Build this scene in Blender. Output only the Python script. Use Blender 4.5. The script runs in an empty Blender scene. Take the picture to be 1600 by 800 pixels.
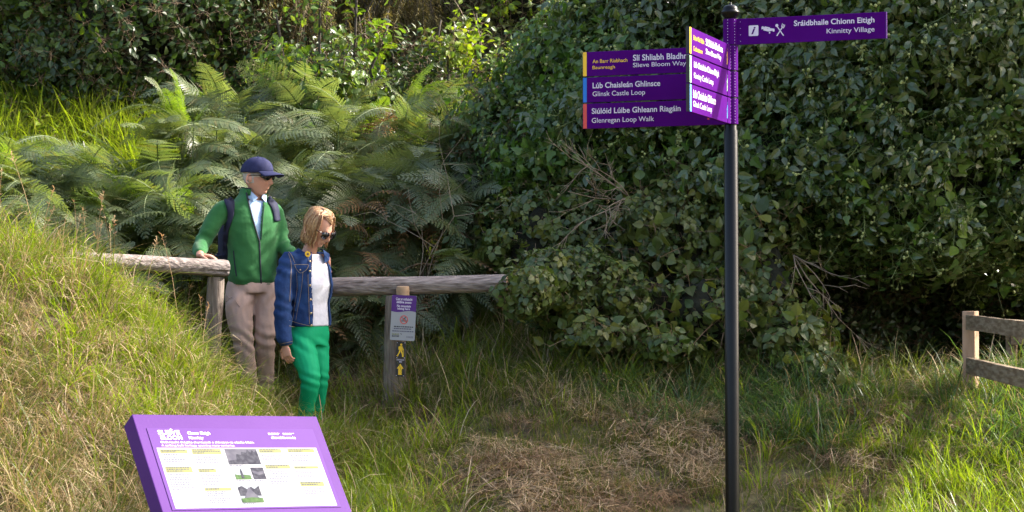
import bpy, math, random
import numpy as np
from mathutils import Vector, Matrix, Quaternion, Euler
from mathutils.bvhtree import BVHTree

C = bpy.context.scene.collection
R = math.radians
SUN_ELEV, SUN_AZ = 36.5, 15.0        # elevation; azimuth measured from +X (right) towards +Y (away)

# ---------------------------------------------------------------- camera, sky, sun, exposure
CAM_Z = 1.55
F = 3200.0
cam_d = bpy.data.cameras.new('camera'); cam = bpy.data.objects.new('camera', cam_d); C.objects.link(cam)
cam.location = (0, 0, CAM_Z)
cam.rotation_euler = (R(90) + math.atan(50 / F), R(0.15), 0)
cam_d.sensor_width = 36.0; cam_d.lens = 36.0 * F / 1600.0
cam_d.clip_start = 0.1; cam_d.clip_end = 2000
bpy.context.scene.camera = cam

world = bpy.data.worlds.new('World'); bpy.context.scene.world = world
world.use_nodes = True
wn = world.node_tree; wn.nodes.clear()
sky = wn.nodes.new('ShaderNodeTexSky'); sky.sky_type = 'NISHITA'; sky.sun_disc = False
sky.sun_elevation = R(SUN_ELEV); sky.sun_rotation = R(90 - SUN_AZ)
sky.air_density = 1.0; sky.dust_density = 5.0; sky.ozone_density = 0.3
bg = wn.nodes.new('ShaderNodeBackground'); bg.inputs['Strength'].default_value = 0.15
wo = wn.nodes.new('ShaderNodeOutputWorld')
wn.links.new(sky.outputs[0], bg.inputs[0]); wn.links.new(bg.outputs[0], wo.inputs[0])

sun_d = bpy.data.lights.new('sun', 'SUN'); sun = bpy.data.objects.new('sun', sun_d); C.objects.link(sun)
sun_d.energy = 3.8; sun_d.angle = R(0.53); sun_d.color = (1.0, 0.955, 0.87)
SUNV = Vector((math.cos(R(SUN_ELEV)) * math.cos(R(SUN_AZ)), math.cos(R(SUN_ELEV)) * math.sin(R(SUN_AZ)), math.sin(R(SUN_ELEV))))
sun.rotation_euler = SUNV.to_track_quat('Z', 'Y').to_euler()

vs = bpy.context.scene.view_settings
vs.view_transform = 'Standard'; vs.look = 'None'; vs.gamma = 1.0; vs.exposure = 1.75
bpy.context.scene.cycles.max_bounces = 6
bpy.context.scene.cycles.transparent_max_bounces = 4
bpy.context.scene.cycles.use_denoising = True
bpy.context.scene.cycles.denoising_prefilter = 'NONE'

# ---------------------------------------------------------------- helpers
def P(px, py, d):
    return Vector(((px - 800) / F * d, d, CAM_Z + (450 - py) / F * d))

def tag(o, label=None, cat=None, group=None, kind=None):
    if label: o['label'] = label
    if cat: o['category'] = cat
    if group: o['group'] = group
    if kind: o['kind'] = kind
    return o

def empty(name, loc, label=None, cat=None, group=None, rz=0.0):
    o = bpy.data.objects.new(name, None); C.objects.link(o)
    o.location = loc; o.rotation_euler = (0, 0, rz); o.empty_display_size = 0.1
    return tag(o, label, cat, group)

class MB:
    def __init__(s): s.v = []; s.f = []; s.m = []; s.a = []
    def add(s, vs, fs, mat=0, val=0.0):
        n = len(s.v); s.v.extend([tuple(p) for p in vs])
        for f in fs: s.f.append(tuple(i + n for i in f)); s.m.append(mat); s.a.append(val)
    def box(s, c, size, M=None, mat=0):
        x, y, z = [k / 2 for k in size]
        vs = [Vector((i * x, j * y, k * z)) for i in (-1, 1) for j in (-1, 1) for k in (-1, 1)]
        if M is not None: vs = [M @ p for p in vs]
        vs = [p + Vector(c) for p in vs]
        s.add(vs, [(0, 1, 3, 2), (4, 6, 7, 5), (0, 4, 5, 1), (2, 3, 7, 6), (0, 2, 6, 4), (1, 5, 7, 3)], mat)
    def tube(s, pts, rads, n=10, cap=True, mat=0, val=0.0, sq=None, up=None, jit=0.0, rng=None):
        pts = [Vector(p) for p in pts]; rings = []
        d0 = (pts[1] - pts[0]).normalized()
        u = Vector(up) if up else (Vector((0, 0, 1)) if abs(d0.z) < .9 else Vector((1, 0, 0)))
        u = (u - d0 * u.dot(d0)).normalized()
        for i, p in enumerate(pts):
            d = (pts[min(i + 1, len(pts) - 1)] - pts[max(i - 1, 0)]).normalized()
            u = (u - d * u.dot(d)).normalized(); w = d.cross(u)
            r = rads[i] if hasattr(rads, '__len__') else rads
            q = sq[i] if sq else 1.0
            ring = []
            for k in range(n):
                a = 2 * math.pi * k / n
                rr = r * (1 + (rng.uniform(-jit, jit) if rng else 0))
                ring.append(p + u * (math.cos(a) * rr * q) + w * (math.sin(a) * rr))
            rings.append(ring)
        vs = [p for r_ in rings for p in r_]; fs = []
        for i in range(len(pts) - 1):
            for k in range(n):
                fs.append((i * n + k, i * n + (k + 1) % n, (i + 1) * n + (k + 1) % n, (i + 1) * n + k))
        if cap:
            fs.append(tuple(range(n))[::-1]); fs.append(tuple((len(pts) - 1) * n + k for k in range(n)))
        s.add(vs, fs, mat, val)
    def ball(s, c, r, n=10, m=8, mat=0, M=None):
        c = Vector(c); r = (r, r, r) if not hasattr(r, '__len__') else r
        vs = [Vector((0, 0, r[2]))]
        for i in range(1, m):
            t = math.pi * i / m
            for k in range(n):
                a = 2 * math.pi * k / n
                vs.append(Vector((r[0] * math.sin(t) * math.cos(a), r[1] * math.sin(t) * math.sin(a), r[2] * math.cos(t))))
        vs.append(Vector((0, 0, -r[2])))
        if M is not None: vs = [M @ p for p in vs]
        vs = [p + c for p in vs]; fs = []
        for k in range(n): fs.append((0, 1 + k, 1 + (k + 1) % n))
        for i in range(m - 2):
            for k in range(n):
                a = 1 + i * n + k; b = 1 + i * n + (k + 1) % n
                fs.append((a, a + n, b + n, b))
        L = len(vs) - 1
        for k in range(n): fs.append((L, 1 + (m - 2) * n + (k + 1) % n, 1 + (m - 2) * n + k))
        s.add(vs, fs, mat)
    def rings(s, rings, cap=True, mat=0):
        n = len(rings[0]); vs = [p for r_ in rings for p in r_]; fs = []
        for i in range(len(rings) - 1):
            for k in range(n):
                fs.append((i * n + k, i * n + (k + 1) % n, (i + 1) * n + (k + 1) % n, (i + 1) * n + k))
        if cap:
            fs.append(tuple(range(n))[::-1]); fs.append(tuple((len(rings) - 1) * n + k for k in range(n)))
        s.add(vs, fs, mat)
    def grid(s, rows, mat=0):
        n = len(rows[0]); s.add([p for r_ in rows for p in r_], [(i * n + k, i * n + k + 1, (i + 1) * n + k + 1, (i + 1) * n + k) for i in range(len(rows) - 1) for k in range(n - 1)], mat)
    def lathe(s, prof, c=(0, 0, 0), n=24, mat=0):
        c = Vector(c)
        s.rings([[c + Vector((r * math.cos(2 * math.pi * k / n), r * math.sin(2 * math.pi * k / n), z)) for k in range(n)] for r, z in prof], True, mat)
    def prism(s, poly, M, h, mat=0):
        n = len(poly)
        vs = [M @ Vector((x, y, 0)) for x, y in poly] + [M @ Vector((x, y, h)) for x, y in poly]
        s.add(vs, [tuple(range(n))[::-1], tuple(range(n, 2 * n))] + [(k, (k + 1) % n, n + (k + 1) % n, n + k) for k in range(n)], mat)
    def mesh(s, name, mats, smooth=False):
        me = bpy.data.meshes.new(name); me.from_pydata(s.v, [], s.f)
        for m in (mats if isinstance(mats, (list, tuple)) else [mats]): me.materials.append(m)
        me.polygons.foreach_set('material_index', s.m)
        if any(s.a):
            at = me.attributes.new('lv', 'FLOAT', 'FACE'); at.data.foreach_set('value', s.a)
        if smooth: me.polygons.foreach_set('use_smooth', [True] * len(s.f))
        me.update(); return me
    def build(s, name, mats, parent=None, smooth=False, loc=None, bevel=0.0):
        me = s.mesh(name, mats, smooth)
        o = bpy.data.objects.new(name, me); C.objects.link(o)
        if parent: o.parent = parent
        if loc: o.location = loc
        if bevel:
            b = o.modifiers.new('bevel', 'BEVEL'); b.width = bevel; b.segments = 2; b.limit_method = 'ANGLE'; b.angle_limit = R(40)
        return o

def remesh(mb, voxel, smooth=4, factor=0.5):
    me = mb.mesh('tmp', []); o = bpy.data.objects.new('tmp', me); C.objects.link(o)
    m = o.modifiers.new('r', 'REMESH'); m.mode = 'VOXEL'; m.voxel_size = voxel; m.use_smooth_shade = True
    if smooth:
        m2 = o.modifiers.new('s', 'SMOOTH'); m2.iterations = smooth; m2.factor = factor
    dg = bpy.context.evaluated_depsgraph_get(); dg.update()
    out = bpy.data.meshes.new_from_object(o.evaluated_get(dg))
    bpy.data.objects.remove(o); bpy.data.meshes.remove(me)
    return out

def link(name, me, parent=None, mat=None, loc=None):
    o = bpy.data.objects.new(name, me); C.objects.link(o)
    if parent: o.parent = parent
    if loc: o.location = loc
    if mat:
        me.materials.clear()
        for k in (mat if isinstance(mat, (list, tuple)) else [mat]): me.materials.append(k)
    me.name = name
    return o

def copy_tree(o, parent=None):
    c = o.copy(); C.objects.link(c); c.parent = parent
    for ch in o.children: copy_tree(ch, c)
    return c

# ---------------------------------------------------------------- materials
def newmat(name):
    m = bpy.data.materials.new(name); m.use_nodes = True; m.node_tree.nodes.clear()
    return m, m.node_tree.nodes, m.node_tree.links

def pmat(name, col, rough=0.6, col2=None, nscale=20.0, bump=0.0, bscale=None, metal=0.0, spec=0.5, stretch=None, detail=6.0, sheen=0.0, ramp=(.35, .65), coat=0.0):
    m, N, L = newmat(name)
    out = N.new('ShaderNodeOutputMaterial'); b = N.new('ShaderNodeBsdfPrincipled')
    L.new(b.outputs[0], out.inputs[0])
    b.inputs['Roughness'].default_value = rough; b.inputs['Metallic'].default_value = metal
    b.inputs['Specular IOR Level'].default_value = spec
    if sheen: b.inputs['Sheen Weight'].default_value = sheen
    if coat: b.inputs['Coat Weight'].default_value = coat; b.inputs['Coat Roughness'].default_value = 0.15
    b.inputs['Base Color'].default_value = (*col, 1)
    tc = N.new('ShaderNodeTexCoord'); mp = N.new('ShaderNodeMapping'); L.new(tc.outputs['Object'], mp.inputs[0])
    if stretch: mp.inputs['Scale'].default_value = stretch
    if col2:
        nz = N.new('ShaderNodeTexNoise'); nz.inputs['Scale'].default_value = nscale; nz.inputs['Detail'].default_value = detail
        L.new(mp.outputs[0], nz.inputs['Vector'])
        cr = N.new('ShaderNodeValToRGB'); cr.color_ramp.elements[0].position = ramp[0]; cr.color_ramp.elements[1].position = ramp[1]
        cr.color_ramp.elements[0].color = (*col, 1); cr.color_ramp.elements[1].color = (*col2, 1)
        L.new(nz.outputs[0], cr.inputs[0]); L.new(cr.outputs[0], b.inputs['Base Color'])
    if bump:
        nz2 = N.new('ShaderNodeTexNoise'); nz2.inputs['Scale'].default_value = bscale or nscale; nz2.inputs['Detail'].default_value = 8
        L.new(mp.outputs[0], nz2.inputs['Vector'])
        bp = N.new('ShaderNodeBump'); bp.inputs['Strength'].default_value = 1.0; bp.inputs['Distance'].default_value = bump
        L.new(nz2.outputs[0], bp.inputs['Height']); L.new(bp.outputs[0], b.inputs['Normal'])
    return m

def leafmat(name, cols, rough=0.45, transl=0.35, tcol=None, spec=0.5, patch=0.0, pcol=None, pscale=1.2, sheen=0.0):
    """cols: list of colours picked by a per-leaf and per-instance random number"""
    m, N, L = newmat(name)
    out = N.new('ShaderNodeOutputMaterial'); b = N.new('ShaderNodeBsdfPrincipled'); t = N.new('ShaderNodeBsdfTranslucent')
    b.inputs['Roughness'].default_value = rough; b.inputs['Specular IOR Level'].default_value = spec
    oi = N.new('ShaderNodeObjectInfo'); at = N.new('ShaderNodeAttribute'); at.attribute_name = 'lv'
    ad = N.new('ShaderNodeMath'); ad.operation = 'ADD'; L.new(oi.outputs['Random'], ad.inputs[0]); L.new(at.outputs['Fac'], ad.inputs[1])
    fr = N.new('ShaderNodeMath'); fr.operation = 'FRACT'; L.new(ad.outputs[0], fr.inputs[0])
    cr = N.new('ShaderNodeValToRGB'); e = cr.color_ramp.elements
    for i, c in enumerate(cols):
        pos = i / max(1, len(cols) - 1)
        el = e[i] if i < 2 else e.new(pos)
        el.position = pos; el.color = (*c, 1)
    L.new(fr.outputs[0], cr.inputs[0])
    colout = cr.outputs[0]
    if pcol:
        g = N.new('ShaderNodeNewGeometry'); nz = N.new('ShaderNodeTexNoise'); nz.inputs['Scale'].default_value = pscale; nz.inputs['Detail'].default_value = 3
        L.new(g.outputs['Position'], nz.inputs['Vector'])
        rp = N.new('ShaderNodeMapRange'); rp.inputs['From Min'].default_value = .42; rp.inputs['From Max'].default_value = .62; rp.inputs['To Max'].default_value = patch
        L.new(nz.outputs[0], rp.inputs['Value'])
        mx = N.new('ShaderNodeMix'); mx.data_type = 'RGBA'; L.new(rp.outputs[0], mx.inputs['Factor']); L.new(colout, mx.inputs['A']); mx.inputs['B'].default_value = (*pcol, 1)
        colout = mx.outputs['Result']
    L.new(colout, b.inputs['Base Color'])
    tm = N.new('ShaderNodeMix'); tm.data_type = 'RGBA'; tm.blend_type = 'MULTIPLY'; tm.inputs['Factor'].default_value = 1
    tc = tcol or (1.6, 1.5, .5)
    L.new(colout, tm.inputs['A']); tm.inputs['B'].default_value = (*tc, 1)
    L.new(tm.outputs['Result'], t.inputs['Color'])
    ms = N.new('ShaderNodeMixShader'); ms.inputs[0].default_value = transl
    L.new(b.outputs[0], ms.inputs[1]); L.new(t.outputs[0], ms.inputs[2]); L.new(ms.outputs[0], out.inputs[0])
    return m

M = {}
M['purple'] = pmat('purple_enamel', (.058, .002, .130), .6, (.066, .003, .150), 3, 0.0002, 60, spec=.03)
M['purple_side'] = pmat('purple_frame_paint', (.072, .021, .150), .6, (.084, .026, .17), 2.5, .0004, 90, spec=.12)
M['purple_print'] = pmat('purple_print', (.088, .034, .175), .6, (.098, .040, .19), 2, spec=.08)
M['white_print'] = pmat('white_print', (.66, .62, .72), .6, spec=.1)
M['board_white'] = pmat('board_white', (.32, .325, .34), .6, (.30, .305, .32), 3, spec=.08)
M['grey_print'] = pmat('grey_print', (.10, .10, .15), .7, spec=.05)
M['yellow_print'] = pmat('yellow_print', (.85, .52, .02), .5)
M['blue_print'] = pmat('blue_print', (.0, .16, .62), .5)
M['lblue_print'] = pmat('light_blue_print', (.10, .35, .80), .5)
M['red_print'] = pmat('red_print', (.60, .06, .05), .5)
M['green_print'] = pmat('green_print', (.35, .60, .40), .5)
M['olive_print'] = pmat('olive_print', (.20, .21, .085), .7, (.22, .22, .10), 5, spec=.05)
M['black_print'] = pmat('black_print', (.012, .012, .014), .4)
M['black_gloss'] = pmat('black_gloss_paint', (.003, .003, .004), .30, (.004, .004, .005), 12, .0004, 70, spec=.22, coat=.04)
M['photo_grey'] = pmat('photo_grey', (.070, .068, .090), .7, (.10, .098, .12), 30, spec=.05)
M['photo_dark'] = pmat('photo_dark', (.028, .028, .040), .7, (.06, .06, .075), 60, spec=.05)
M['photo_sky'] = pmat('photo_sky', (.22, .24, .27), .7, spec=.05)
M['photo_green'] = pmat('photo_green', (.07, .12, .05), .7, (.045, .08, .035), 60, spec=.05)
M['log'] = pmat('weathered_log', (.13, .100, .088), .85, (.34, .28, .25), 7, .014, 8, stretch=(1, 9, 9), detail=8)
M['post'] = pmat('weathered_post', (.12, .088, .070), .85, (.24, .19, .155), 7, .010, 9, stretch=(9, 9, 1), detail=8)
M['cut_wood'] = pmat('cut_wood', (.42, .28, .17), .8, (.30, .19, .11), 20, .002, 30)
M['new_post'] = pmat('sawn_post', (.32, .195, .115), .75, (.42, .27, .175), 6, .001, 20, stretch=(6, 6, 1))
M['rail'] = pmat('mossy_rail', (.13, .082, .042), .9, (.25, .19, .12), 9, .004, 12, stretch=(5, .8, 5), ramp=(.4, .62))
M['steel'] = pmat('galvanised', (.5, .5, .52), .4, metal=1.0)
M['bark'] = pmat('bark', (.040, .031, .022), .9, (.08, .065, .048), 12, .01, 14, stretch=(3, 3, 1))
M['twig'] = pmat('dead_twig', (.16, .12, .08), .85, (.27, .21, .15), 14)
M['stem'] = pmat('green_stem', (.10, .14, .04), .6)
M['brownstem'] = pmat('brown_stem', (.14, .085, .05), .7, (.22, .15, .08), 9)
M['soil'] = pmat('soil_thatch', (.085, .062, .034), .95, (.15, .12, .055), 5, .03, 18, detail=10)
M['inner'] = pmat('inner_twig_shade', (.010, .011, .006), 1.0, (.020, .021, .010), 14, .04, 12)  # twig mass coloured near-black to stand for deep shade inside the shrubs
M['skin'] = pmat('skin', (.50, .245, .17), .5, (.56, .30, .215), 14, .0006, 60, spec=.35)
M['lip'] = pmat('lip', (.42, .15, .13), .5)
M['fleece'] = pmat('green_fleece', (.026, .118, .036), .9, (.038, .155, .050), 9, .0030, 22, spec=.15, sheen=.15)
M['navy'] = pmat('navy_fabric', (.018, .020, .062), .8, (.024, .027, .080), 40, .0006, 300, spec=.2)
M['navytrim'] = pmat('navy_trim', (.008, .010, .022), .7)
M['strap'] = pmat('strap_webbing', (.020, .022, .05), .75, spec=.25)
M['stoneT'] = pmat('stone_trousers', (.43, .305, .26), .85, (.50, .36, .31), 9, .0050, 13, spec=.2)
M['shirt'] = pmat('pale_blue_shirt', (.30, .43, .64), .8, (.36, .50, .70), 60)
M['denim'] = pmat('blue_denim', (.010, .028, .095), .85, (.022, .056, .17), 16, .0030, 34, spec=.2)
M['denim2'] = pmat('faded_denim', (.04, .10, .26), .85, (.025, .065, .19), 40)
M['seam'] = pmat('tan_stitching', (.30, .22, .14), .8)
M['whitetop'] = pmat('white_cotton', (.56, .56, .64), .85, (.62, .62, .69), 30, .003, 34)
M['greenT'] = pmat('green_trousers', (.0, .30, .125), .75, (.004, .33, .145), 9, .0040, 15, spec=.25)
M['lens'] = pmat('dark_lens', (.004, .004, .006), .08, spec=.8)
M['lens2'] = pmat('brown_frames', (.05, .016, .008), .2, spec=.6)
M['hairA'] = pmat('blonde_hair', (.42, .25, .13), .42, (.52, .34, .19), 40, spec=.5)
M['hairB'] = pmat('brown_hair', (.20, .095, .045), .42, (.30, .15, .075), 40, spec=.5)
M['greyhair'] = pmat('grey_hair', (.35, .30, .26), .7, (.45, .40, .35), 80)
M['shoe'] = pmat('brown_shoe', (.06, .04, .03), .6)
M['brass'] = pmat('brass_button', (.45, .35, .22), .35, metal=1.0)

# foliage
G = {}
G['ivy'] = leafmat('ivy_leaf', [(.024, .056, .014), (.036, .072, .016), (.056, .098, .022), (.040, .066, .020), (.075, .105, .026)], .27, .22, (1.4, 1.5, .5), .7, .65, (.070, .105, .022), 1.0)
G['ivysun'] = leafmat('sunlit_ivy_leaf', [(.05, .12, .022), (.085, .17, .03), (.12, .20, .035), (.06, .11, .03)], .33, .4, (1.5, 1.5, .5), .55)  # sunlit copy of the ivy leaf, the light put into its colour
G['umbel'] = leafmat('ivy_flower_head', [(.24, .29, .09), (.32, .36, .14)], .7, .1)
G['bramble'] = leafmat('bramble_leaf', [(.045, .080, .020), (.070, .112, .026), (.105, .150, .034), (.16, .17, .035), (.060, .085, .030)], .40, .32, (1.4, 1.4, .5), .5, .4, (.05, .070, .022), 1.6)
G['dark'] = leafmat('dark_leaf', [(.020, .040, .011), (.030, .058, .015), (.048, .082, .020), (.065, .09, .028)], .36, .25, (1.5, 1.7, .5), .4)
G['lime'] = leafmat('lime_leaf', [(.12, .20, .018), (.17, .26, .022), (.23, .30, .025), (.09, .155, .022), (.28, .27, .03)], .42, .5, (1.4, 1.4, .4), .45)
G['oak'] = leafmat('oak_leaf', [(.055, .115, .020), (.090, .165, .022), (.15, .23, .026), (.04, .08, .022), (.20, .25, .028)], .40, .45, (1.5, 1.5, .45), .45)
G['pale'] = leafmat('pale_leaf', [(.12, .155, .04), (.17, .19, .06), (.22, .22, .09), (.10, .13, .04)], .55, .4, (1.4, 1.4, .6), .4)
G['needle'] = leafmat('larch_needles', [(.13, .125, .045), (.18, .155, .065), (.22, .18, .085), (.10, .11, .04)], .6, .3, (1.4, 1.3, .7), .3)
G['fern'] = leafmat('bracken_green', [(.080, .118, .045), (.115, .155, .065), (.170, .205, .095), (.10, .135, .070), (.12, .14, .05), (.16, .14, .05)], .40, .38, (1.4, 1.5, .5), .75, .5, (.17, .20, .105), .7)  # pale patches colour in the silvery sheen of sun and sky
G['fernsun'] = leafmat('bracken_lime', [(.10, .17, .03), (.14, .21, .035), (.08, .14, .03)], .42, .5, (1.4, 1.4, .35), .5)
G['ferndry'] = leafmat('bracken_brown', [(.20, .10, .04), (.28, .16, .07), (.14, .08, .04), (.24, .17, .10)], .7, .25, (1.3, 1.0, .8), .2)
G['scrub'] = leafmat('scrub_leaf', [(.12, .17, .03), (.20, .24, .035), (.28, .27, .04), (.20, .14, .05), (.11, .18, .03)], .5, .4, (1.4, 1.3, .5), .4)
G['grass'] = leafmat('grass_blade', [(.075, .120, .018), (.105, .155, .024), (.150, .185, .028), (.090, .125, .032), (.21, .21, .065)], .45, .42, (1.4, 1.4, .4), .5, .5, (.13, .15, .045), .9)
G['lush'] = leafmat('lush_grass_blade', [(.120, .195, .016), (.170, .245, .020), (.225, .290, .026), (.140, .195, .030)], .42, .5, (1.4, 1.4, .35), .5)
G['blue'] = leafmat('bluish_grass_blade', [(.055, .105, .040), (.075, .135, .055), (.095, .150, .065), (.060, .120, .030)], .40, .38, (1.4, 1.5, .5), .55)
G['straw'] = leafmat('dry_straw', [(.36, .26, .15), (.48, .37, .22), (.28, .19, .11), (.40, .29, .19), (.55, .45, .30)], .7, .22, (1.2, 1.1, .8), .3)
G['strawred'] = leafmat('brown_straw', [(.21, .125, .07), (.28, .18, .105), (.16, .10, .055), (.32, .22, .135)], .75, .2, (1.2, 1.1, .8), .25)
G['seed'] = leafmat('grass_seed_head', [(.36, .24, .13), (.44, .32, .18), (.30, .17, .10)], .7, .3, (1.2, 1.0, .8), .3)
# ---------------------------------------------------------------- leaves, sprays, fronds, grass tufts (shared meshes)
def leaf(mb, base, d, nrm, L, W, shape='ovate', mat=0, val=0.0, fold=0.25, droop=0.25):
    d = Vector(d).normalized(); nrm = Vector(nrm); nrm = (nrm - d * nrm.dot(d)).normalized(); w = d.cross(nrm)
    prof = {'ovate': [(0, 0), (.2, .38), (.45, .5), (.75, .3), (1, 0)],
            'ivy': [(0, 0), (.05, .38), (.28, .5), (.42, .30), (.68, .22), (1, 0)],
            'oak': [(0, 0), (.18, .22), (.25, .15), (.42, .42), (.5, .28), (.68, .5), (.76, .32), (.9, .34), (1, 0)],
            'long': [(0, 0), (.25, .42), (.6, .4), (1, 0)]}[shape]
    n = len(prof); mid = []; lft = []; rgt = []
    for t, k in prof:
        c = Vector(base) + d * (L * t) - nrm * (droop * L * t * t)
        mid.append(c)
        e = nrm * (abs(k) * W * fold)
        lft.append(c + w * (k * W) + e); rgt.append(c - w * (k * W) + e)
    vs = mid + lft[1:-1] + rgt[1:-1]; fs = []
    lo = lambda i: n + i - 1
    ro = lambda i: n + (n - 2) + i - 1
    for i in range(n - 1):
        if i == 0: fs += [(0, lo(1), 1), (0, 1, ro(1))] if True else []
        elif i == n - 2: fs += [(i, lo(i), i + 1), (i, i + 1, ro(i))]
        else: fs += [(i, lo(i), lo(i + 1), i + 1), (i, i + 1, ro(i + 1), ro(i))]
    mb.add(vs, fs, mat, val)

def spray_mesh(name, seed, mats, n=9, length=.22, size=.06, shape='ovate', ratio=.75, spread=1.0, down=0.35, umbel=False, face=0.75):
    rng = random.Random(seed); mb = MB()
    bend = Vector((rng.uniform(-.25, .25), rng.uniform(-.35, .1), 0))
    pts = [Vector((0, 0, -length * .3)) + (Vector((0, 0, 1)) * t * length * 1.3 + bend * (t * t * length)) for t in (0, .35, .7, 1)]
    mb.tube(pts, [.004, .003, .0025, .0015], 3, False, 1, rng.uniform(.01, .99))
    for i in range(n):
        t = (i + .6) / n; p = pts[0].lerp(pts[3], t) + bend * (length * (t * t - t) * .5)
        a = i * 2.4 + rng.uniform(-.5, .5)
        out = Vector((math.cos(a), math.sin(a) - down, rng.uniform(-.1, .5))).normalized()
        nr = (Vector((0, 0, face)) + out * .25 + Vector((rng.uniform(-.5, .5), rng.uniform(-.3, .6), rng.uniform(-.3, .3)))).normalized()
        s = size * rng.uniform(.65, 1.2)
        b = p + out * (spread * length * .16 * rng.uniform(.4, 1.3))
        mb.tube([p, b], [.0015, .001], 3, False, 1, .3)
        leaf(mb, b, out, nr, s, s * ratio, shape, 0, rng.uniform(.01, .99), .22, rng.uniform(.05, .5))
    if umbel:
        for j in range(rng.randint(1, 3)):
            p = pts[3] + Vector((rng.uniform(-.03, .03), rng.uniform(-.01, .05), rng.uniform(-.04, .05)))
            mb.tube([pts[3] - Vector((0, 0, .02)), p], [.0018, .0015], 3, False, 2, .4)
            mb.ball(p, .0105 * rng.uniform(.7, 1.15), 6, 4, 2)
    return mb.mesh(name, mats)

def trifoliate(name, seed, mats, s=.065):
    rng = random.Random(seed); mb = MB()
    mb.tube([(0, 0, -.03), (0, 0, .02), (0, -.03, .03)], [.0018, .0015, .001], 3, False, 1, .5)
    b = Vector((0, -.02, .03)); v = rng.uniform(.01, .9)
    for a, k in ((-90, 1.15), (-15, .95), (-165, .95)) if seed % 2 else ((-90, 1.2), (-20, 1), (-160, 1), (35, .8), (145, .8)):
        a = R(a + rng.uniform(-9, 9)); d = Vector((math.cos(a), math.sin(a), rng.uniform(-.2, .12)))
        leaf(mb, b + d * .012, d, (rng.uniform(-.2, .2), rng.uniform(-.1, .3), 1), s * k, s * k * .82, 'ovate', 0, v + rng.uniform(0, .08), .18, rng.uniform(.1, .35))
    return mb.mesh(name, mats)

def frond_mesh(name, seed, mats, L=.8, curl=.5, npin=21, wid=.30):
    rng = random.Random(seed); mb = MB()
    def rach(t): return Vector((L * t * (1 - .12 * t), math.sin(t * 2 + seed) * .03 * t, L * (.25 * t - curl * t * t)))
    pts = [rach(i / 8) for i in range(9)]
    mb.tube(pts, [.0045 * (1 - .8 * i / 8) for i in range(9)], 3, False, 1, .5)
    for i in range(npin):
        t = .10 + .88 * (i / (npin - 1)) ** .92
        p = rach(t); dt = (rach(min(t + .02, 1)) - rach(t - .02)).normalized()
        pl = wid * L * (1 - t) ** .75 * (1.0 if t > .22 else .75 + t) + .012
        pl *= rng.uniform(.85, 1.08)
        for sd in (-1, 1):
            side = Vector((0, sd, 0)); up = dt.cross(side) * (-sd)
            if up.z < 0: up = -up
            pd = (side * .93 + dt * (.32 + .3 * t) + up * rng.uniform(-.05, .12)).normalized()
            dr = rng.uniform(.15, .5)
            def pp(u): return p + pd * (pl * u) - Vector((0, 0, dr * pl * u * u * .6)) + dt * (.10 * pl * u * u)
            nl = max(4, int(pl / .015)); v = rng.uniform(.01, .99)
            perp = up.cross(pd).normalized()
            for j in range(nl):
                u = (j + .3) / nl; c = pp(u); c2 = pp(u + .95 / nl)
                w = (.016 + .050 * pl) * (1 - u) ** .7 * (.9 if u > .1 else .7) + .003
                lean = pd * (w * .35)
                for q in (-1, 1):
                    tip = (c + c2) * .5 + perp * (q * w) + lean - up * (w * .15)
                    mb.add([c, c2, tip], [(0, 1, 2)], 0, v)
    return mb.mesh(name, mats)

def blade(mb, base, ang, L, w, lean, curve, mat, val, seg=3):
    d = Vector((math.cos(ang), math.sin(ang), 0)); sd = Vector((-d.y, d.x, 0)) * (w / 2)
    vs = []
    for i in range(seg):
        t = i / seg; th = lean + curve * t
        if i == 0: p = Vector(base); 
        else: p = p + (d * math.sin(th) + Vector((0, 0, math.cos(th)))) * (L / seg)
        k = 1 - .5 * t; vs += [p - sd * k, p + sd * k]
    th = lean + curve; p = p + (d * math.sin(th) + Vector((0, 0, math.cos(th)))) * (L / seg); vs.append(p)
    fs = [(2 * i, 2 * i + 1, 2 * i + 3, 2 * i + 2) for i in range(seg - 1)] + [(2 * seg - 2, 2 * seg - 1, 2 * seg)]
    mb.add(vs, fs, mat, val)

def tuft(name, seed, mats, n=40, h=(.12, .3), w=.005, rad=.08, lean=(0, .5), curve=(.3, 1.6), seg=3, second=0.0):
    rng = random.Random(seed); mb = MB()
    for i in range(n):
        a = rng.uniform(0, 6.283); r = rad * math.sqrt(rng.random())
        b = (math.cos(a) * r, math.sin(a) * r, -.02)
        blade(mb, b, a + rng.uniform(-1, 1), rng.uniform(*h), w * rng.uniform(.6, 1.3), rng.uniform(*lean), rng.uniform(*curve), 1 if rng.random() < second else 0, rng.uniform(.01, .99), seg)
    return mb.mesh(name, mats)

def straw_mesh(name, seed, mats, n=60, rad=.16, L=(.08, .24), hgt=.06, w=.003):
    rng = random.Random(seed); mb = MB()
    main = rng.uniform(0, 6.28)
    for i in range(n):
        a = main + rng.gauss(0, .9); c = Vector((rng.gauss(0, rad * .5), rng.gauss(0, rad * .5), rng.uniform(-.01, hgt)))
        l = rng.uniform(*L); d = Vector((math.cos(a), math.sin(a), rng.uniform(-.25, .35))); s = d.cross(Vector((rng.uniform(-.4, .4), rng.uniform(-.4, .4), 1))).normalized() * (w / 2)
        b = Vector((0, 0, rng.uniform(-.02, .04))); p0 = c - d * l / 2; p1 = c + b; p2 = c + d * l / 2 + Vector((rng.uniform(-.03, .03), rng.uniform(-.03, .03), 0))
        mb.add([p0 - s, p0 + s, p1 + s, p1 - s, p2 - s * .5, p2 + s * .5], [(0, 1, 2, 3), (3, 2, 5, 4)], 0, rng.uniform(.01, .99))
    return mb.mesh(name, mats)

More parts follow.
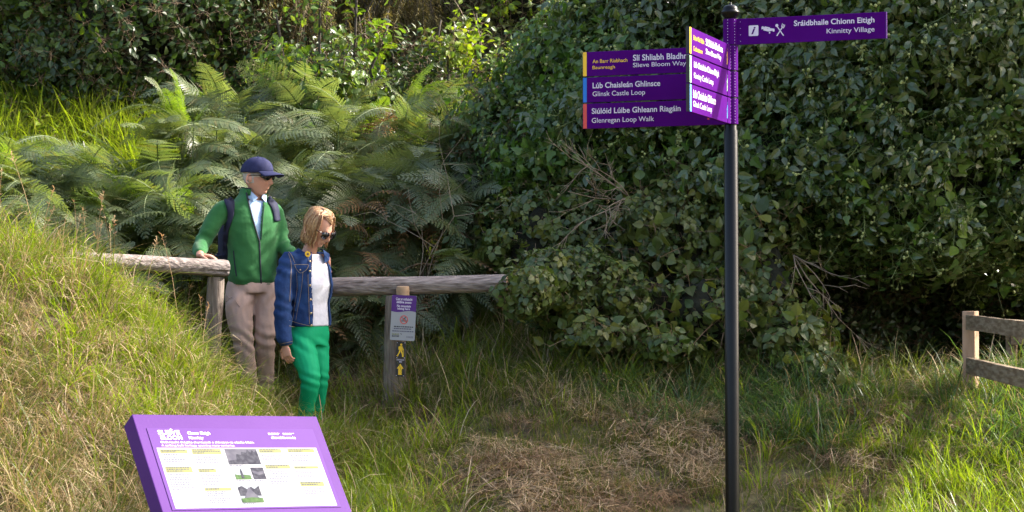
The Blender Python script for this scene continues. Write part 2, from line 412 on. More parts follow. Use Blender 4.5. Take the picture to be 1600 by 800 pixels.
def stalk_mesh(name, seed, mats, H=.7):
    rng = random.Random(seed); mb = MB()
    lean = rng.uniform(.1, .35); a = rng.uniform(0, 6.28); d = Vector((math.cos(a), math.sin(a), 0))
    pts = [d * (H * lean * t * t) + Vector((0, 0, H * t * (1 - .12 * t))) for t in (0, .3, .6, .85, 1)]
    mb.tube(pts, [.0022, .002, .0016, .0012, .0008], 3, False, 0, rng.uniform(.01, .99))
    for i in range(16):
        t = rng.uniform(.74, 1.0); k = 0
        p = pts[3].lerp(pts[4], (t - .74) / .26) if t > .8 else pts[2].lerp(pts[3], .7)
        o = Vector((rng.uniform(-1, 1), rng.uniform(-1, 1), rng.uniform(.2, 1))) * .018
        mb.add([p, p + o + Vector((.003, 0, 0)), p + o * 1.5, p + o - Vector((.003, 0, 0))], [(0, 1, 2, 3)], 0, rng.uniform(.01, .99))
    for i in range(2):
        blade(mb, (0, 0, 0), rng.uniform(0, 6.28), H * .5, .004, .1, 1.4, 1, rng.uniform(.01, .99), 4)
    return mb.mesh(name, mats)

def protos(name, meshes):
    col = bpy.data.collections.new(name)
    for i, me in enumerate(meshes):
        o = bpy.data.objects.new('%s_%02d' % (name, i), me); col.objects.link(o)
    return col

def scatter(name, pts, rots, scls, idxs, col, parent=None, kind='stuff', label=None, cat=None, loc=(0, 0, 0)):
    """one object that draws shared meshes at many points (foliage and grass nobody could count)"""
    n = len(pts); me = bpy.data.meshes.new(name); lo = Vector(loc)
    me.vertices.add(n)
    arr = (np.array(pts, dtype=np.float32) - np.array(loc, dtype=np.float32)).ravel() if n else np.zeros(0, np.float32)
    me.vertices.foreach_set('co', arr)
    for nm, ty, dat, key in (('rot', 'FLOAT_VECTOR', np.array(rots, dtype=np.float32).ravel(), 'vector'), ('scl', 'FLOAT', np.array(scls, dtype=np.float32), 'value'), ('idx', 'INT', np.array(idxs, dtype=np.int32), 'value')):
        at = me.attributes.new(nm, ty, 'POINT'); at.data.foreach_set(key, dat)
    o = bpy.data.objects.new(name, me); C.objects.link(o); o.location = loc
    if parent:
        o.parent = parent; o.location = (0, 0, 0)
    ng = bpy.data.node_groups.new(name, 'GeometryNodeTree')
    ng.interface.new_socket('Geometry', in_out='INPUT', socket_type='NodeSocketGeometry')
    ng.interface.new_socket('Geometry', in_out='OUTPUT', socket_type='NodeSocketGeometry')
    N, L = ng.nodes, ng.links
    gi = N.new('NodeGroupInput'); go = N.new('NodeGroupOutput'); ip = N.new('GeometryNodeInstanceOnPoints')
    ci = N.new('GeometryNodeCollectionInfo'); ci.inputs['Collection'].default_value = col
    ci.inputs['Separate Children'].default_value = True; ci.inputs['Reset Children'].default_value = True
    def na(nm, ty):
        k = N.new('GeometryNodeInputNamedAttribute'); k.data_type = ty; k.inputs['Name'].default_value = nm; return k.outputs['Attribute']
    er = N.new('FunctionNodeEulerToRotation')
    L.new(gi.outputs[0], ip.inputs['Points']); L.new(ci.outputs[0], ip.inputs['Instance']); ip.inputs['Pick Instance'].default_value = True
    L.new(na('idx', 'INT'), ip.inputs['Instance Index']); L.new(na('rot', 'FLOAT_VECTOR'), er.inputs[0]); L.new(er.outputs[0], ip.inputs['Rotation'])
    L.new(na('scl', 'FLOAT'), ip.inputs['Scale']); L.new(ip.outputs[0], go.inputs[0])
    md = o.modifiers.new('scatter', 'NODES'); md.node_group = ng
    return tag(o, label, cat, None, kind)

def orient(nrm, rng, spin=.7, jit=.35):
    v = Vector(nrm) + Vector((rng.gauss(0, jit), rng.gauss(0, jit), rng.gauss(0, jit)))
    q = v.to_track_quat('Z', 'Y') @ Quaternion((0, 0, 1), rng.uniform(-spin, spin))
    return q.to_euler()

# ---------------------------------------------------------------- terrain
CP = [(-8, 2, 0), (-4, 6, 0), (0, 4, 0), (0, 8, 0), (4, 6, 0), (9, 4, 0), (9, 11.5, .05), (-1.6, 8.6, .02), (1, 10.8, -.01), (1.27, 11.85, 0.0), (4, 11.0, .02), (7, 11.5, .1),
      (-.8, 14.5, .70), (3.13, 14, .76), (.2, 13, .40), (2, 13, .40), (4.5, 13, .45), (0, 12.39, .18), (2, 12.39, .18), (-.6, 12.3, .17),
      (0, 15.5, 1.2), (1, 15.5, 1.15), (-1, 15.8, 1.2), (2.5, 15.5, .95), (4, 16, .9), (6, 15, .9), (2.4, 17.5, .95), (3.4, 18.5, 1.0),
      (-1.886, 14.9, .67), (-1.43, 14.3, .50), (-1.15, 13.2, .30), (-.95, 12.2, .12), (-.5, 13.6, .5),
      (-3.25, 13, 1.80), (-2.68, 13.2, 1.58), (-2.27, 13.25, 1.28), (-1.90, 13.3, .84), (-1.60, 13.2, .52), (-1.35, 12.6, .26),
      (-2.6, 10.5, .38), (-2.15, 12, .75), (-2.6, 11.5, .85), (-1.6, 11.4, .25), (-4.5, 12.5, 2.0), (-4.5, 10, .9), (-2.0, 10.2, .12),
      (-3.25, 14.6, 1.35), (-2.55, 14.5, .95), (-3.4, 16.2, 1.55), (-2, 16.2, 1.35), (-4.6, 18.5, 2.55), (-4.6, 20, 3.3), (-3.0, 19.8, 2.9), (-6.5, 18, 2.7), (-2, 18, 2.1), (-.5, 18, 1.9), (1, 18, 1.7), (-7, 15, 2.1),
      (-6, 22, 3.3), (0, 22, 2.7), (6, 22, 2.2), (-9, 30, 4.6), (0, 30, 4.2), (9, 30, 4.0), (9, 18, 1.4), (-12, 12, 2.4), (12, 12, .4), (12, 24, 2.6)]
cp = np.array(CP, dtype=float)
def _U(r2): return np.where(r2 > 1e-9, r2 * np.log(np.maximum(r2, 1e-9)) * .5, 0)
_n = len(cp); _d2 = ((cp[:, None, :2] - cp[None, :, :2]) ** 2).sum(-1)
_A = np.zeros((_n + 3, _n + 3)); _A[:_n, :_n] = _U(_d2) + np.eye(_n) * .05; _A[:_n, _n] = 1; _A[:_n, _n + 1:] = cp[:, :2]; _A[_n:, :_n] = _A[:_n, _n:].T
_w = np.linalg.solve(_A, np.concatenate([cp[:, 2], np.zeros(3)]))
def hz(x, y):
    x = np.atleast_1d(np.asarray(x, float)); y = np.atleast_1d(np.asarray(y, float))
    xc = np.clip(x, -12, 12); yc = np.clip(y, 1, 31)
    r2 = (xc[:, None] - cp[:, 0]) ** 2 + (yc[:, None] - cp[:, 1]) ** 2
    z = _U(r2) @ _w[:_n] + _w[_n] + _w[_n + 1] * xc + _w[_n + 2] * yc
    z += .025 * np.sin(x * 3.1 + 1.3 * np.sin(y * 2.3)) * np.cos(y * 2.7) + .012 * np.sin(x * 8.3 + y * 5.1) * np.sin(y * 9.7 - x * 2)
    return z
def gz(x, y): return float(hz(x, y)[0])

def make_ground():
    xs = np.concatenate([[-300, -120, -50, -25, -16], np.arange(-12, 12.01, .12), [16, 25, 50, 120, 300]])
    ys = np.concatenate([[-300, -80, -25, -8, -2], np.arange(1, 31.01, .12), [36, 50, 80, 150, 320]])
    X, Y = np.meshgrid(xs, ys); Z = hz(X.ravel(), Y.ravel())
    n, m = len(xs), len(ys)
    v = np.stack([X.ravel(), Y.ravel(), Z], 1)
    f = [(j * n + i, j * n + i + 1, (j + 1) * n + i + 1, (j + 1) * n + i) for j in range(m - 1) for i in range(n - 1)]
    me = bpy.data.meshes.new('ground'); me.from_pydata(v.tolist(), [], f); me.materials.append(M['soil'])
    me.polygons.foreach_set('use_smooth', [True] * len(f)); me.update()
    o = bpy.data.objects.new('ground', me); C.objects.link(o); tag(o, 'grassy bank of rough earth and thatch under the path', None, None, 'structure')
make_ground()

def vnoise(x, y, s, k=0):
    return math.sin(x * s + 1.7 * math.sin(y * s * .83 + k) + k * 2.1) * math.sin(y * s * 1.13 + 1.3 * math.sin(x * s * .71 + k * 1.7) + k)

# ---------------------------------------------------------------- grass and straw
p_short = protos('short_grass_tuft', [tuft('short_grass', s, [G['grass'], G['straw']], 34, (.05, .13), .0045, .09, (0, .7), (.2, 1.2), 2, .18) for s in range(5)])
p_long = protos('long_grass_tuft', [tuft('long_grass', 20 + s, [G['grass'], G['straw']], 36, (.20, .46), .0058, .07, (0, .45), (.5, 1.9), 4, .22) for s in range(5)])
p_lush = protos('lush_grass_tuft', [tuft('lush_grass', 40 + s, [G['lush'], G['straw']], 36, (.14, .36), .0062, .08, (0, .5), (.4, 1.7), 4, .08) for s in range(5)])
p_bank = protos('bank_grass_tuft', [tuft('bank_grass', 140 + s, [G['lush'], G['straw']], 30, (.30, .62), .0065, .09, (.05, .6), (.8, 2.2), 5, .25) for s in range(5)])
p_blue = protos('blue_grass_tuft', [tuft('blue_grass', 60 + s, [G['blue'], G['straw']], 34, (.25, .5), .0075, .06, (0, .5), (.7, 2.0), 4, .10) for s in range(4)])
p_straw = protos('straw_tangle', [straw_mesh('straw', 80 + s, [G['straw']], 70) for s in range(5)])
p_reds = protos('brown_straw_tangle', [straw_mesh('brown_straw', 90 + s, [G['strawred']], 70, .15, (.06, .2), .07) for s in range(4)])
p_dry = protos('dry_grass_tuft', [tuft('dry_grass', 100 + s, [G['straw'], G['grass']], 40, (.15, .42), .0042, .08, (.1, .9), (.5, 2.1), 4, .30) for s in range(5)])
p_stalk = protos('seed_stalk', [stalk_mesh('seed_stalk', 120 + s, [G['seed'], G['lush']], .55 + .09 * s) for s in range(4)])

def pix(x, y, z): return 800 + F * x / y, 450 - F * (z - CAM_Z) / y

def grow(name, col, nvar, dens, wfun, box, scl=(.8, 1.25), seed=0, label=None, cat='grass', slope_lean=0.0, sink=0.0):
    rng = random.Random(seed); x0, x1, y0, y1 = box
    n = int((x1 - x0) * (y1 - y0) * dens)
    xs = np.array([rng.uniform(x0, x1) for _ in range(n)]); ys = np.array([rng.uniform(y0, y1) for _ in range(n)]); zs = hz(xs, ys)
    pts, rots, sc, ix = [], [], [], []
    for x, y, z in zip(xs.tolist(), ys.tolist(), zs.tolist()):
        px, py = pix(x, y, z)
        w = wfun(x, y, z, px, py)
        if 1270 < px < 1700 and y > 14.75 + .1 * vnoise(x, y, 4, 2): w = 0
        if w <= 0 or rng.random() > w: continue
        pts.append((x, y, z - sink)); rots.append((rng.gauss(0, .12) + slope_lean, rng.gauss(0, .12), rng.uniform(0, 6.283)))
        sc.append(rng.uniform(*scl)); ix.append(rng.randrange(nvar))
    return scatter(name, pts, rots, sc, ix, col, None, 'stuff', label, cat)

sm = lambda a, b, t: max(0.0, min(1.0, (t - a) / (b - a)))
def bank_w(x, y):      # 1 on the raised left bank
    return sm(-1.15, -1.75, x + .12 * (y - 13)) * sm(16.2, 14.6, y)
def w_short(x, y, z, px, py):
    if y > 15.4: return 0
    b = bank_w(x, y); path = math.exp(-((x + 1.35 + .0 * y) / .35) ** 2) * sm(12.6, 13.6, y)
    return max(0, (1 - b * .8) * (.70 + .5 * vnoise(x, y, 2.1, 1)) - path * .6)
def w_straw(x, y, z, px, py):
    b = bank_w(x, y)
    v = .14 + .75 * vnoise(x, y, 2.4, 4) + .25 * vnoise(x, y, 6, 7)
    if y > 14.9 + .2 * vnoise(x, 0, 3, 2): v -= 1
    v += .3 * math.exp(-((y - 13.1 - .12 * x) / .5) ** 2)
    return v * (1 - b) + b * .25
def w_reds(x, y, z, px, py):
    path = math.exp(-((x + 1.2) / .45) ** 2) * sm(12.9, 13.4, y) * 1.3
    v = .0 + .6 * vnoise(x, y, 3.1, 9) + path + .35 * sm(900, 1300, px) * sm(12.9, 12.4, y)
    return (v if y < 15.2 else 0) * (1 - .7 * bank_w(x, y))
def w_long(x, y, z, px, py):       # bank below the brambles and right verge
    b = bank_w(x, y)
    back = sm(13.5, 14.3, y + .25 * vnoise(x, y, 1.7, 3) - .25 * sm(0, 2, x)) * (1 if y < 16.3 else 0)
    path = math.exp(-((x + 1.35) / .4) ** 2)
    return max((1 - b) * back * (.75 + .4 * vnoise(x, y, 2.7, 5)) * (1 - .9 * path), b * (.45 + .5 * vnoise(x, y, 2.2, 6)))
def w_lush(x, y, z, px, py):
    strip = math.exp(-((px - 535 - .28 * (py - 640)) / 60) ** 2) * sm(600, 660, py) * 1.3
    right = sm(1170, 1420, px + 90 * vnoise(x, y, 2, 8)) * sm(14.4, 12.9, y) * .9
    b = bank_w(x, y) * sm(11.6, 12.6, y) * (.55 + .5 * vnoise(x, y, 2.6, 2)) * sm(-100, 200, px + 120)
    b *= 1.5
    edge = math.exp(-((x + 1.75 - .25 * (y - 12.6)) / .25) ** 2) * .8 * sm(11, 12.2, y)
    mid = .5 * sm(640, 700, px) * sm(1130, 1000, px) * sm(13.6, 14.0, y) * sm(15.5, 15.1, y) * (.6 + .5 * vnoise(x, y, 2.2, 31))  # lighter grass colour put on the mound in place of sunlight
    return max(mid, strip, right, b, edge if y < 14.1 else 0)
def w_blue(x, y, z, px, py):
    if px > 1290 and px < 1490 and y > 14.6: return 0
    fence = 1.2 * sm(1440, 1500, px) * sm(12.9, 13.3, y) * sm(15.2, 14.6, y)
    under = math.exp(-((px - 1220) / 110) ** 2) * sm(13.0, 13.6, y) * sm(14.9, 14.3, y) * .9
    mid = math.exp(-((px - 1010) / 70) ** 2) * sm(13.4, 13.9, y) * sm(15.4, 14.9, y) * .8
    return max(fence, under, mid)
def w_dry(x, y, z, px, py):
    b = bank_w(x, y)
    low = sm(13.2, 12.0, y) * .9 + .35 * vnoise(x, y, 2.9, 11) + .25
    return b * max(.08, low * .75)
BOX = (-5.5, 5.2, 8.2, 16.6)
grow('short_grass', p_short, 5, 150, w_short, BOX, (.8, 1.5), 1, 'short mown grass growing through the dry clippings on the slope')
grow('straw_litter', p_straw, 5, 85, w_straw, BOX, (.7, 1.35), 2, 'pale mown hay lying in drifts across the slope', 'hay')
grow('brown_straw_litter', p_reds, 4, 75, w_reds, BOX, (.7, 1.3), 3, 'reddish brown dead grass lying beside the path', 'hay')
grow('long_grass', p_long, 5, 70, w_long, BOX, (.65, 1.25), 4, 'long arching grass on the bank and below the brambles')
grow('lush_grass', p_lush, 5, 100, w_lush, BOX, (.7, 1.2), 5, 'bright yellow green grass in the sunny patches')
grow('tall_blue_grass', p_blue, 4, 85, w_blue, BOX, (.7, 1.15), 6, 'tall bluish arching grass at the foot of the wooden fence and hedge')
grow('overhanging_grass', p_bank, 5, 26, lambda x, y, z, px, py: bank_w(x, y) * (.62 + .5 * vnoise(x, y, 1.9, 14)) * sm(11.0, 12.4, y) + (.5 if (450 < px < 720 and py > 690) else 0), BOX, (.7, 1.15), 17, 'tall yellow green grass arching over the edge of the left bank')
grow('rough_slope_grass', p_dry, 5, 26, lambda x, y, z, px, py: (1 - bank_w(x, y)) * sm(13.3, 14.0, y) * sm(15.9, 15.3, y) * (.6 + .4 * vnoise(x, y, 2.3, 15)) * (1 - math.exp(-((x + 1.35) / .4) ** 2)), BOX, (.7, 1.1), 18, 'coarse half dry grass on the slope under the brambles')
grow('dry_bank_grass', p_dry, 5, 70, w_dry, (-5.5, -.8, 8.2, 15), (.8, 1.3), 7, 'bleached and brown dry grass hanging down the left bank')
grow('grass_stalks', p_stalk, 4, 16, lambda x, y, z, px, py: bank_w(x, y) * sm(12.2, 13, y) * (.6 + .4 * vnoise(x, y, 3, 1)), (-5, -1.9, 11, 15.5), (.6, 1.1), 8, 'thin seeding grass stalks along the top of the left bank')
# ---------------------------------------------------------------- lettering
def text_mesh(s, bold=0.0, align='LEFT', shear=0.0):
    cu = bpy.data.curves.new('t', 'FONT'); cu.body = s; cu.offset = bold; cu.align_x = align; cu.space_line = 1.15; cu.shear = shear
    cu.resolution_u = 4
    o = bpy.data.objects.new('t', cu); C.objects.link(o)
    dg = bpy.context.evaluated_depsgraph_get(); dg.update()
    me = bpy.data.meshes.new_from_object(o.evaluated_get(dg))
    bpy.data.objects.remove(o); bpy.data.curves.remove(cu)
    return me

def text_on(s, rect, parent, mat, z=.0015, bold=0.0, name='lettering', Mx=None, align='LEFT', shear=0.0):
    """rect = x0, y0, x1, y1 in the parent's local XY plane, text fitted to it"""
    me = text_mesh(s, bold, align, shear)
    n = len(me.vertices); co = np.zeros(n * 3); me.vertices.foreach_get('co', co); co = co.reshape(-1, 3)
    lo, hi = co.min(0), co.max(0); x0, y0, x1, y1 = rect
    co[:, 0] = x0 + (co[:, 0] - lo[0]) / (hi[0] - lo[0]) * (x1 - x0)
    co[:, 1] = y0 + (co[:, 1] - lo[1]) / (hi[1] - lo[1]) * (y1 - y0)
    co[:, 2] = z
    if Mx is not None:
        A = np.array(Mx); co = co @ A[:3, :3].T + A[:3, 3]
    me.vertices.foreach_set('co', co.ravel()); me.update()
    return link(name, me, parent, mat)

def shape_on(polys, parent, mat, z=.0015, name='emblem', Mx=None, h=.0):
    mb = MB()
    for p in polys:
        mb.add([(Mx @ Vector((x, y, z)) if Mx is not None else (x, y, z)) for x, y in p], [tuple(range(len(p)))])
    return mb.build(name, mat, parent)

def rect(x0, y0, x1, y1): return [(x0, y0), (x1, y0), (x1, y1), (x0, y1)]
def rrect(x0, y0, x1, y1, r, n=5):
    out = []
    for cx, cy, a0 in ((x1 - r, y0 + r, -90), (x1 - r, y1 - r, 0), (x0 + r, y1 - r, 90), (x0 + r, y0 + r, 180)):
        for k in range(n + 1):
            a = R(a0 + 90 * k / n); out.append((cx + r * math.cos(a), cy + r * math.sin(a)))
    return out
def circ(cx, cy, r, n=18): return [(cx + r * math.cos(2 * math.pi * k / n), cy + r * math.sin(2 * math.pi * k / n)) for k in range(n)]
def thick(x0, y0, x1, y1, w):
    d = Vector((x1 - x0, y1 - y0)); d.normalize(); n = Vector((-d.y, d.x)) * w / 2
    return [(x0 - n.x, y0 - n.y), (x1 - n.x, y1 - n.y), (x1 + n.x, y1 + n.y), (x0 + n.x, y0 + n.y)]
def walker(cx, cy, s):
    """walking figure, height s, facing left"""
    T = lambda pts: [(cx + x * s, cy + y * s) for x, y in pts]
    q = lambda a, b, c, d, w: [(cx + x, cy + y) for x, y in thick(a * s, b * s, c * s, d * s, w * s)]
    return [circ(cx - .02 * s, cy + .41 * s, .085 * s, 10), T([(-.12, .30), (.08, .32), (.10, .0), (-.07, -.02)]),
            T([(.06, .30), (.17, .26), (.17, .05), (.10, .05)]),
            q(-.08, .27, -.17, .05, .075), q(-.17, .06, -.08, -.02, .065), q(-.20, .1, -.22, -.48, .03),
            q(-.02, .02, -.12, -.24, .11), q(-.12, -.22, -.15, -.48, .085), q(.05, .02, .12, -.22, .10), q(.12, -.2, .25, -.44, .08), q(.20, -.46, .30, -.38, .05)]

# ---------------------------------------------------------------- fingerpost
FX, FY = 343 / F * 11.85, 11.85
def build_fingerpost():
    root = empty('fingerpost', (FX, FY, gz(FX, FY)), 'black metal fingerpost carrying seven purple direction signs', 'signpost')
    z0 = root.location.z; zz = lambda py: CAM_Z + (450 - py) / (F / FY) - z0
    mb = MB()
    mb.lathe([(.041, -.25), (.041, zz(205)), (.036, zz(203)), (.036, zz(30)), (.036, zz(27))], n=32)
    mb.build('post', M['black_gloss'], root, True).data.polygons.foreach_set
    po = root.children[0]; es = po.modifiers.new('edge', 'EDGE_SPLIT'); es.split_angle = R(35)
    mb = MB(); t = zz(30)
    mb.lathe([(.037, t), (.037, t + .012), (.044, t + .016), (.052, t + .030), (.056, t + .036), (.056, t + .042), (.048, t + .047), (.046, t + .052),
              (.045, t + .060), (.040, t + .070), (.030, t + .078), (.015, t + .083), (.008, t + .084), (.009, t + .088), (.008, t + .094), (.003, t + .098)], n=32)
    mb.build('finial', M['black_gloss'], root, True)
    bands = [(30.5, 71), (72, 111), (113, 153), (155, 195)]
    for a, b in bands:
        mb = MB(); mb.lathe([(.037, zz(b)), (.0425, zz(b) + .001), (.0425, zz(a) - .001), (.037, zz(a))], n=32)
        o = mb.build('collar', M['purple'], root, True); o.modifiers.new('e', 'EDGE_SPLIT').split_angle = R(35)
        mb = MB()
        for j in range(9):
            for ang in (-62, -118):
                z = zz(b) + (zz(a) - zz(b)) * (j + .5) / 9
                mb.ball((.043 * math.cos(R(ang)), .043 * math.sin(R(ang)), z), .0022, 6, 4)
        mb.build('rivets', M['white_print'], o)['kind'] = 'stuff'
    L = .858; GAP = .040
    def sign(rz, a, b, flip, label, end=None):
        """flip False: plate runs along +X from the post; True: along -X. Local XY is the readable face"""
        L = end or .858; zc = (zz(a) + zz(b)) / 2; h = zz(a) - zz(b)
        Mx = Matrix.Rotation(R(rz), 4, 'Z') @ Matrix.Rotation(R(90), 4, 'X')
        s = -1 if flip else 1
        o = bpy.data.objects.new('direction_sign', None); C.objects.link(o); o.parent = root; o.location = (0, 0, zc); o.rotation_euler = Mx.to_euler()
        tag(o, label)
        mb = MB(); x0, x1 = sorted((s * GAP, s * (GAP + L)))
        mb.box(((x0 + x1) / 2, 0, 0), (x1 - x0, h, .016))
        mb.box((s * (GAP + .035), 0, 0), (.07, h + .0006, .022))
        p = mb.build('plate', M['purple'], o, bevel=.0012)
        return o, h
    # right hand sign
    o, h = sign(-20, 30.5, 71, False, 'purple sign pointing right to Kinnitty Village')
    X = lambda px: .04 + (px - 1150) / 236 * L
    mb = MB(); mb.box((.04 + L + .003, 0, 0), (.007, h, .018)); mb.build('end_cap', M['purple_side'], o)
    mb = MB()
    for j in range(4): mb.ball((.062, -h / 2 + h * (j + .5) / 4, .0115), .0022, 6, 4)
    mb.build('rivets', M['white_print'], o)['kind'] = 'stuff'
    text_on('Sráidbhaile Chionn Eitigh', (X(1242), .008, X(1369), .050), o, M['white_print'], .0088, .018, align='RIGHT')
    text_on('Kinnitty Village', (X(1294), -.042, X(1369), -.006), o, M['white_print'], .0088, .004)
    shape_on([rrect(X(1169), -.028, X(1185), .033, .007)], o, M['white_print'], .0086, 'information_pictogram')
    text_on('i', (X(1173.5), -.018, X(1180.5), .024), o, M['purple'], .0094, .03, shear=.35)
    bed = [[(X(1190), .022), (X(1192), .026), (X(1199), .010), (X(1204), .012), (X(1211), .008), (X(1211), -.008), (X(1208), -.008), (X(1208), -.003), (X(1201), -.006), (X(1193), .002), (X(1193), .010), (X(1190), .008)],
           [(X(1193), .018), (X(1196), .024), (X(1204), .016), (X(1203), .011), (X(1198), .012)], [(X(1202), -.008), (X(1204), -.008), (X(1204), -.018), (X(1202), -.018)]]
    shape_on(bed, o, M['white_print'], .0088, 'bed_pictogram')
    cx = X(1220)
    shape_on([thick(cx - .02, -.034, cx + .017, .02, .006), thick(cx + .02, -.034, cx - .017, .02, .006), circ(cx - .019, .026, .009, 10),
              thick(cx + .008, .018, cx + .014, .036, .004), thick(cx + .014, .014, cx + .021, .032, .004), thick(cx + .020, .010, cx + .028, .028, .004), thick(cx + .008, .018, cx + .020, .010, .006)], o, M['white_print'], .0090, 'fork_and_spoon_pictogram')
    # three left signs
    Y = lambda px: -(.04 + (1143 - 11 - px) / (1132 - 909) * L)
    def left(a, b, label, band, lines, fig=None):
        o, h = sign(-20, a, b, True, label)
        shape_on([rect(Y(909.5), -h / 2 + .001, Y(915.5), h / 2 - .001)], o, band, .0088, 'colour_band')
        for s, x0, y0, x1, y1, m, bo in lines: text_on(s, (Y(x0), y0, Y(x1), y1), o, m, .0090, bo)
        shape_on(walker(Y(1112), 0, .09), o, band, .0092, 'walker_pictogram')
        return o
    W = M['white_print']
    left(72, 111, 'purple sign with yellow end band for Slieve Bloom Way', M['yellow_print'],
         [('An Barr Riabhach', 925, .004, 981, .026, M['yellow_print'], .004), ('Baunreagh', 925, -.038, 961, -.012, M['yellow_print'], .004),
          ('Slí Shliabh Bladhma', 990, .008, 1085, .044, W, .016), ('Slieve Bloom Way', 990, -.038, 1074, -.004, W, .003)])
    left(113, 153, 'purple sign with blue end band for Glinsk Castle Loop', M['blue_print'],
         [('Lúb Chaisleán Ghlinsce', 925, .008, 1033, .042, W, .016), ('Glinsk Castle Loop', 925, -.048, 1009, -.010, W, .003)])
    left(155, 195, 'purple sign with red end band for Glenregan Loop Walk', M['red_print'],
         [('Siúlóid Lúibe Ghleann Riagáin', 923.5, .002, 1065, .046, W, .016), ('Glenregan Loop Walk', 923.5, -.050, 1023, -.012, W, .003)])
    # three signs coming towards the viewer
    def near(a, b, label, band, lines):
        L = .905; o, h = sign(70, a, b, True, label, L)
        Z = lambda t: -(.04 + (1 - t) * L)
        shape_on([rect(Z(.0) + .004, -h / 2 + .001, Z(.0) + .036, h / 2 - .001)], o, band, .0088, 'colour_band')
        mb = MB(); mb.box((Z(0) - .003, 0, 0), (.006, h, .019)); mb.build('end_cap', M['black_print'], o)
        for s, x0, y0, x1, y1, m, bo in lines: text_on(s, (Z(x0), y0, Z(x1), y1), o, m, .0090, bo)
        shape_on(walker(Z(.93), 0, .10), o, band, .0092, 'walker_pictogram')
        mb = MB()
        for j in range(8): mb.ball((-.046, -h / 2 + h * (j + .5) / 8, .0115), .002, 6, 4)
        mb.build('rivets', M['white_print'], o)['kind'] = 'stuff'
    near(72, 111, 'foreshortened purple sign with yellow band, uppermost of the three', M['yellow_print'],
         [('Bóthar Mhic Róibín', .09, .010, .34, .036, M['yellow_print'], .012), ('Cadamstown', .09, -.048, .30, -.022, M['yellow_print'], .012), ('Slí Shliabh Bladhma', .38, .008, .80, .048, W, .02), ('Slieve Bloom Way', .38, -.048, .76, -.008, W, .006)])
    near(113, 153, 'foreshortened purple sign with green band for Kinnitty Castle Loop', M['green_print'],
         [('Lúb Chaisleán Chionn Eitigh', .10, .006, .70, .050, W, .02), ('Kinnitty Castle Loop', .10, -.052, .56, -.010, W, .006)])
    near(155, 195, 'foreshortened purple sign with blue band for Glinsk Castle Loop', M['lblue_print'],
         [('Lúb Chaisleán Ghlinsce', .08, .006, .62, .050, W, .02), ('Glinsk Castle Loop', .08, -.052, .52, -.010, W, .006)])
build_fingerpost()

